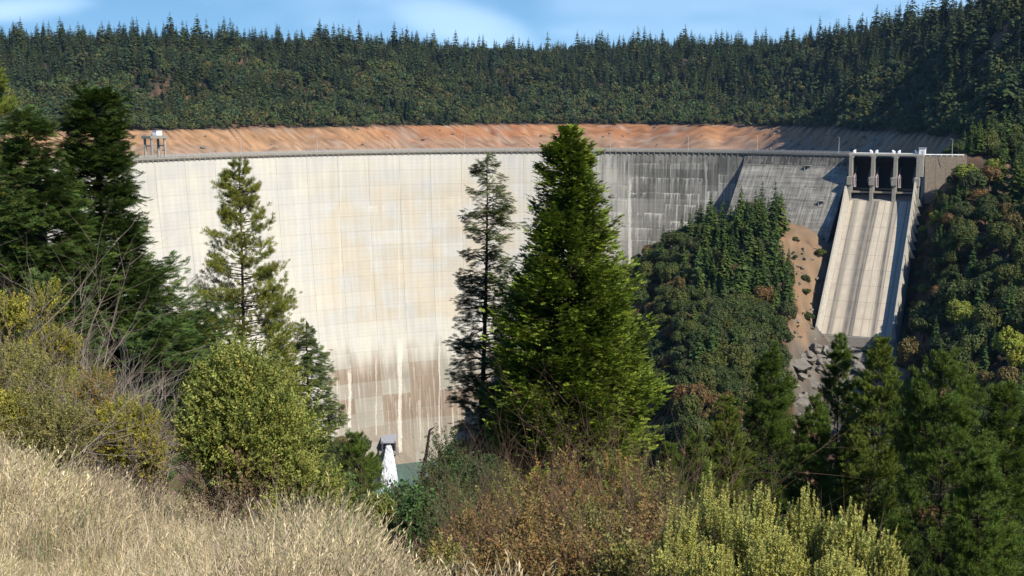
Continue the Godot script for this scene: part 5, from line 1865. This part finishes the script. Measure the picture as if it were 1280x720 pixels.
func shrub(called: String, label: String, kind: String, base: Vector3, wide: float, tall: float, opt := {}) -> Node3D:
	var r := RandomNumberGenerator.new(); r.seed = int(absf(base.x) * 1000 + tall * 77 + wide * 31)
	var t := thing(called, base, label, "shrub", opt.get("group", ""))
	var b := MB.new()
	var tint: Color = opt.get("tint", Color(0.12, 0.15, 0.03)); var tint2: Color = opt.get("tint2", tint)
	var wood: Color = opt.get("wood", Color(1, 1, 1))
	var stems: int = opt.get("stems", 14)
	for k in stems:
		var an := r.randf_range(0, TAU); var sp_: float = sqrt(r.randf()) * opt.get("spread", 0.8)
		var d := Vector3(cos(an) * sp_ * wide * 0.5, tall * r.randf_range(0.55, 0.95), sin(an) * sp_ * wide * 0.5)
		twig_mesh(b, r, Vector3(cos(an), 0, sin(an)) * wide * 0.06 + Vector3(0, -0.1, 0), d.normalized(), d.length() * opt.get("stem_len", 0.8), opt.get("stem_w", 0.014), opt.get("depth", 2), wood)
	if b.v.size(): part("branches", b.mesh(opt.get("wood_mat", M.brown_twig), true), t)
	var cr := Crown.new()
	var n: int = opt.get("sprigs", 1500)
	var s0: float = opt.get("size", 0.26)
	var lobes := []
	for k in opt.get("lobes", 9):
		var an := r.randf_range(0, TAU); var hf := r.randf_range(opt.get("skirt", 0.35), 0.78)
		var rad := sqrt(r.randf()) * (1.05 - hf * 0.85)
		lobes.append([Vector3(cos(an) * rad * wide * 0.5, tall * hf, sin(an) * rad * wide * 0.5), wide * r.randf_range(0.12, 0.26), r.randf_range(0.82, 1.18)])
	var i := 0
	while i < n:
		var pos: Vector3; var aim: Vector3; var bright := 1.0
		if kind == "dense":
			var lo: Array = lobes[r.randi() % lobes.size()]
			var dv := Vector3(r.randfn(), r.randfn(), r.randfn()).normalized()
			pos = lo[0] + dv * Vector3(lo[1], lo[1] * 1.15, lo[1]) * pow(r.randf(), 0.45) * r.randf_range(0.85, 1.25)
			aim = (dv + Vector3(0, 0.9, 0) + Vector3(r.randfn(), r.randfn(), r.randfn()) * 0.25).normalized()
			bright = lo[2]
			if pos.y < tall * 0.1: continue
			cr.put(look(pos, aim, r.randf() * TAU, s0 * r.randf_range(0.7, 1.3)), vary(tint.lerp(tint2, smooth(0.3, 0.8, r.randf())), r, bright), r.randi() % 3)
			i += 1
		elif kind == "wand":
			# upright wands leafed to the tip
			var an := r.randf_range(0, TAU); var rad := sqrt(r.randf())
			var top := Vector3(cos(an) * rad * wide * 0.5, tall * (1.0 - 0.45 * rad * rad) * r.randf_range(0.72, 1.05), sin(an) * rad * wide * 0.5)
			var foot := Vector3(top.x * 0.55, 0, top.z * 0.55)
			var dv := (top - foot).normalized()
			bright = r.randf_range(0.82, 1.15)
			var len := (top - foot).length()
			var segs := int(len * r.randf_range(0.55, 0.85) / (s0 * 0.62))
			for k in segs:
				pos = top - dv * (k + 1) * s0 * 0.62 + Vector3(r.randfn(), 0, r.randfn()) * 0.012
				var taper := 0.72 + 0.28 * minf(1.0, k * 0.5)
				cr.put(look(pos, dv + Vector3(r.randfn(), r.randfn(), r.randfn()) * 0.06, r.randf() * TAU, s0 * taper), vary(tint.lerp(tint2, clampf(float(k) / 7.0 + r.randf_range(-0.2, 0.2), 0.0, 1.0)), r, bright), r.randi() % 3)
				i += 1
		else:
			var an := r.randf_range(0, TAU); var rad := sqrt(r.randf())
			var yy := pow(r.randf(), 0.7)
			pos = Vector3(cos(an) * rad * wide * 0.5 * (0.55 + 0.45 * yy), tall * yy * (1.0 - 0.3 * rad * rad), sin(an) * rad * wide * 0.5 * (0.55 + 0.45 * yy))
			aim = (pos * Vector3(1, 0.2, 1) + Vector3(r.randfn(), 1.4 + r.randfn() * 0.5, r.randfn()) * 0.6).normalized()
			cr.put(look(pos, aim, r.randf() * TAU, s0 * r.randf_range(0.6, 1.35)), vary(tint.lerp(tint2, r.randf()), r, 1.0), r.randi() % 3)
			i += 1
	if n > 0:
		var fam: Array = twigs[opt.get("twig", "small")]
		scatter("foliage", fam[r.randi() % 3], cr.places[0], cr.tints[0], t).set_meta("kind", "stuff")
	sprigs += n
	return t

func vary(c: Color, r: RandomNumberGenerator, bright: float) -> Color:
	var v := bright * r.randf_range(0.75, 1.25); var w := r.randf_range(-0.1, 0.1)
	return Color(c.r * v * (1.0 + w), c.g * v, c.b * v * (1.0 - w))

func bush_at(called: String, label: String, kind: String, px: float, top: float, d: float, wide_px: float, opt := {}) -> Node3D:
	var g := below(px, top + 40.0, d)
	var tall := at_d(px, top, d).y - g.y
	if kind == "dense": tall *= 1.08
	return shrub(called, label, kind, g, wide_px * d / FOCAL, maxf(tall, 0.4), opt)

func build_shrubs():
	twigs = {"small": [leaf_twig(21, 16, 0.9, 0.17), leaf_twig(22, 18, 0.9, 0.16), leaf_twig(23, 15, 0.8, 0.19)], "wand": [leaf_twig(31, 20, 0.9, 0.20), leaf_twig(32, 22, 0.9, 0.19), leaf_twig(33, 18, 1.1, 0.22)], "broad": [leaf_twig(41, 10, 0.6, 0.30), leaf_twig(42, 9, 0.6, 0.33), leaf_twig(43, 11, 0.6, 0.28)]}
	var gd := {"tint": Color(0.33, 0.345, 0.085), "tint2": Color(0.155, 0.195, 0.040)}
	# the round green bush on the grass
	bush_at("coyote_bush", "large round yellow green bush standing in the dry grass", "dense", 300, 436, 14.4, 200, gd.merged({"sprigs": 8500, "size": 0.22, "lobes": 26, "stems": 40, "spread": 0.9, "stem_len": 0.58, "skirt": 0.44, "group": ""}))
	bush_at("coyote_bush", "low side lobe bush leaning out from the large round bush", "dense", 374, 552, 14.0, 110, gd.merged({"sprigs": 2200, "size": 0.20, "lobes": 9, "stems": 16, "stem_len": 0.55}))
	bush_at("dead_brush", "tangle of bare grey brown twigs under the large round bush", "loose", 306, 572, 13.3, 165, {"sprigs": 60, "tint": Color(0.16, 0.12, 0.06), "wood_mat": M.dead_twig, "wood": Color(0.85, 0.72, 0.6), "stems": 46, "spread": 1.5, "depth": 2, "stem_w": 0.008, "stem_len": 0.62})
	# yellow brush with grey dead twigs at the slope's edge
	var yl := {"tint": Color(0.36, 0.32, 0.045), "tint2": Color(0.21, 0.21, 0.045), "group": "yellow brush by the dark firs"}
	for e in [[62, 326, 23.0, 95, "tall yellow brush in front of the dark firs"], [2, 340, 22.0, 80, "yellow brush behind the grey twig tangle"], [20, 430, 20.0, 120, "olive brush mixed with grey dead twigs"], [112, 455, 20.5, 80, "orange tinged brush next to grey twig fan"], [150, 498, 18.5, 90, "low yellow brush at the grass edge"], [186, 486, 18.5, 54, "small bright yellow bush at the grass edge"], [60, 500, 18.0, 120, "low olive brush above the dry grass"], [0, 490, 18.0, 90, "low brush with yellowing tips above the grass"]]:
		var o := yl.duplicate()
		if e[4].begins_with("orange"): o.tint = Color(0.36, 0.23, 0.05)
		if "olive" in e[4]: o.tint = Color(0.26, 0.25, 0.07); o.tint2 = Color(0.21, 0.19, 0.08)
		o.merge({"sprigs": int(14 * e[3]), "size": 0.22, "stems": 20, "wood_mat": M.dead_twig, "wood": Color(0.8, 0.72, 0.66), "lobes": 10}, true)
		bush_at("brush", e[4], "dense" if e[3] < 100 else "loose", e[0], e[1], e[2], e[3], o)
	var dead := {"sprigs": 0, "wood_mat": M.dead_twig, "depth": 2, "spread": 1.7, "stem_w": 0.009, "group": "bare grey shrubs"}
	for e in [[42, 400, 20.5, 150, 11, "fan of bare grey twigs before tall yellow brush"], [128, 442, 19.5, 110, 14, "bare grey shrub between orange and yellow brush"], [178, 440, 21.0, 80, 8, "leaning fan of bare silvery twigs near the low fir"], [30, 510, 17.6, 170, 16, "low sprawl of bare grey twigs over the grass"], [92, 480, 18.4, 130, 14, "bare twig tangle above low olive brush"]]:
		bush_at("dead_shrub", e[5], "loose", e[0], e[1], e[2], e[3], dead.merged({"stems": e[4]}))
	# brown dry brush in the middle
	var bn := {"tint": Color(0.25, 0.215, 0.075), "tint2": Color(0.30, 0.165, 0.07), "wood": Color(1.5, 1.3, 1.2), "group": "dry brown brush in the hollow"}
	for e in [[640, 592, 17.0, 110, "olive"], [700, 578, 18.0, 130, "rust"], [770, 574, 18.5, 130, "rust"], [820, 592, 17.0, 110, "olive"], [600, 640, 15.5, 110, "brown"], [668, 636, 14.5, 130, "brown"], [740, 632, 14.5, 130, "olive"], [806, 640, 13.5, 120, "brown"], [640, 690, 12.0, 130, "brown"], [720, 684, 12.0, 130, "brown"], [790, 690, 11.5, 120, "olive"], [560, 690, 13.0, 90, "olive"], [575, 600, 24.0, 80, "green"]]:
		var o := bn.duplicate()
		if e[4] == "rust": o.tint = Color(0.38, 0.19, 0.07); o.tint2 = Color(0.18, 0.20, 0.05)
		if e[4] == "olive": o.tint = Color(0.20, 0.22, 0.055); o.tint2 = Color(0.28, 0.22, 0.08)
		if e[4] == "green": o.tint = Color(0.09, 0.14, 0.04); o.tint2 = Color(0.12, 0.17, 0.04)
		o.merge({"sprigs": int(8.5 * e[3]), "size": 0.24, "stems": 34, "depth": 2, "spread": 1.3, "stem_w": 0.008, "stem_len": 0.95}, true)
		bush_at("dry_brush", {"rust": "tall brush with rust brown leaf tips before the broad cedar", "olive": "olive and straw coloured brush in the hollow", "brown": "thin dry brown brush with bare red brown stems", "green": "leafy green brush between cedar and dry brown brush"}[e[4]], "loose", e[0], e[1], e[2], e[3], o)
	# green round bushes beyond
	for e in [[512, 580, 30.0, 76, Color(0.055, 0.105, 0.040), "round blue green bush below the outlet jet"], [556, 562, 42.0, 90, Color(0.050, 0.090, 0.026), "dark leafy bush left of the broad cedar's foot".replace(" left of", " by")], [590, 545, 50.0, 90, Color(0.042, 0.074, 0.026), "tall dark bush behind the sparse fir"], [470, 612, 20.0, 56, Color(0.14, 0.16, 0.04), "small yellow green bush at the grassy brink"], [442, 640, 17.5, 60, Color(0.15, 0.15, 0.05), "small tan green bush on the grassy brink"], [572, 505, 62.0, 95, Color(0.050, 0.078, 0.024), "olive green tree crown between pool and sparse fir"], [548, 568, 48.0, 66, Color(0.056, 0.085, 0.026), "leafy bush beside the charred snag"], [612, 540, 58.0, 84, Color(0.044, 0.074, 0.024), "dark bush at the sparse fir's foot"], [420, 566, 36.0, 80, Color(0.065, 0.10, 0.028), "green bush behind the low side lobe bush"], [528, 615, 19.0, 80, Color(0.055, 0.10, 0.03), "dark green bush beneath the round blue green bush"], [850, 620, 30.0, 100, Color(0.05, 0.08, 0.025), "green bush behind the yellow wand shrub"]]:
		bush_at("green_bush", e[5], "dense", e[0], e[1], e[2], e[3], {"tint": e[4] * 1.5, "tint2": e[4] * 1.1, "sprigs": int(22 * e[3]), "size": 0.40 if e[2] > 25.0 else 0.26, "twig": "broad" if e[2] > 25.0 else "small", "lobes": 14, "stems": 10})
	# yellow green wand shrubs at the bottom
	var wn := {"tint": Color(0.46, 0.45, 0.13), "tint2": Color(0.19, 0.23, 0.045), "twig": "wand", "size": 0.115, "stems": 26, "stem_w": 0.006, "depth": 1, "spread": 1.0, "group": "yellow green shrubs with upright wands"}
	for e in [[896, 586, 10.2, 110, 0], [850, 630, 9.6, 90, 0], [944, 612, 9.6, 120, 0], [1010, 612, 9.8, 110, 0], [1066, 630, 9.4, 110, 0], [1110, 664, 9.0, 70, 0], [970, 668, 8.6, 130, 0], [890, 680, 8.6, 110, 0], [1050, 690, 8.4, 110, 0], [830, 690, 9.0, 70, 0]]:
		bush_at("wand_shrub", ("tall" if e[1] < 612 else ("low" if e[1] > 660 else "middle sized")) + " yellow green shrub of upright leafy wands on the near slope", "wand", e[0], e[1], e[2], e[3], wn.merged({"sprigs": int(30 * e[3])}))
	for e in [[842, 660, 8.2, 90], [930, 700, 7.8, 100], [1000, 700, 7.8, 80]]:
		bush_at("dead_shrub", "thin reddish bare stems among the yellow green wands", "loose", e[0], e[1], e[2], e[3], {"sprigs": 0, "wood": Color(1.8, 1.4, 1.2), "stems": 16, "depth": 1, "spread": 1.2, "stem_w": 0.004, "group": "bare stems among the wands"})
	print("sprigs ", sprigs)

# ------------------------------------------------------------------ dry grass
func tuft(seed_: int, n: int) -> ArrayMesh:
	var r := RandomNumberGenerator.new(); r.seed = seed_
	var b := MB.new()
	for i in n:
		var an := r.randf_range(0, TAU); var o := Vector3(r.randfn() * 0.07, -0.03, r.randfn() * 0.07)
		var h := r.randf_range(0.35, 1.0); var lean := r.randf_range(0.05, 0.55)
		var d := Vector3(cos(an), 0, sin(an)); var sd := Vector3(-sin(an), 0, cos(an)) * r.randf_range(0.0022, 0.0045)
		var g := r.randf_range(0.5, 1.3)
		b.col = Color(0.62 * g, 0.515 * g, 0.335 * g) if r.randf() < 0.72 else Color(0.46 * g, 0.415 * g, 0.34 * g)
		var p1 := o + Vector3(0, h * 0.55, 0) + d * lean * h * 0.3; var p2 := o + Vector3(0, h * (1.0 - lean * 0.3), 0) + d * lean * h * 0.9
		b.quad(o - sd, o + sd, p1 + sd * 0.8, p1 - sd * 0.8)
		b.tri(p1 - sd * 0.8, p1 + sd * 0.8, p2)
		if r.randf() < 0.4:
			# seed head
			b.col = Color(0.58 * g, 0.49 * g, 0.33 * g)
			for k in 4:
				var q := p1.lerp(p2, 0.55 + 0.14 * k)
				blade(b, q, (p2 - p1).normalized() + Vector3(r.randfn(), 0.2, r.randfn()) * 0.25, sd.normalized(), 0.06, 0.0055)
	return b.mesh(M.straw)

func build_grass():
	var root := Node3D.new()
	root.name = "dry_grass"
	add_child(root)
	tag(root, "tall dry straw coloured grass on the near slope", "grass", "", "stuff")
	var kinds := 5
	var pl := []; var ti := []
	var ms := []
	for k in kinds: pl.append([]); ti.append([]); ms.append(tuft(500 + k, 22))
	var bush_spot := below(300, 560, 13.6)
	var n := 0; var tries := 0
	while n < 30000 and tries < 200000:
		tries += 1
		var d := 5.6 + 20.4 * pow(rng.randf(), 1.25)
		var x := rr(-0.56, 0.30) * (d + 2.0)
		var g := Vector3(x, gy(x, d), -d)
		var q := pix(g)
		if q.x < -140.0 or q.x > 1240.0 or q.y > 860.0: continue
		var edge := lin1([0.0, 200.0, 330.0, 460.0, 620.0, 900.0], [545.0, 575.0, 630.0, 672.0, 712.0, 730.0], q.x)
		var keep := 1.0 if q.y > edge else (0.22 if q.y > edge - 60.0 else 0.04)
		if q.x > 640.0: continue
		if Vector2(x - bush_spot.x, d + bush_spot.z).length() < 1.7: keep *= 0.22
		if q.x > 560.0: keep *= 1.0 - 0.97 * smooth(560.0, 660.0, q.x)
		if rng.randf() > keep: continue
		var tall := smooth(-0.25, 0.35, noise_b.get_noise_2d(x * 0.28 + 5.0, d * 0.28))
		if tall < 0.12 and rng.randf() < 0.45: continue
		var s := (rr(0.16, 0.34) if rng.randf() < 0.8 - 0.3 * tall else rr(0.34, 0.68)) * (0.75 + 0.5 * tall) * (1.0 + 0.4 * noise_b.get_noise_2d(x * 0.5, d * 0.5))
		var c := 1.0 + 0.5 * noise_a.get_noise_2d(x * 0.45, d * 0.45) + rr(-0.25, 0.2)
		var wind := Vector3(0.35, 1.0, 0.1)
		var bs := Basis(Vector3.UP, rr(0, TAU)).scaled(Vector3(s * rr(1.0, 1.5), s, s * rr(1.0, 1.5)))
		bs = Basis(Vector3(0, 0, 1), rr(-0.32, 0.1)) * bs
		pl[n % kinds].append(Transform3D(bs, g))
		var tc := Color(c, c * rr(0.96, 1.03), c * rr(0.85, 1.1))
		if rng.randf() < 0.05: tc = Color(c * 0.42, c * 0.62, c * 0.40)
		ti[n % kinds].append(tc)
		n += 1
	for k in kinds: scatter("grass_tufts", ms[k], pl[k], ti[k], root)
	print("tufts ", n)
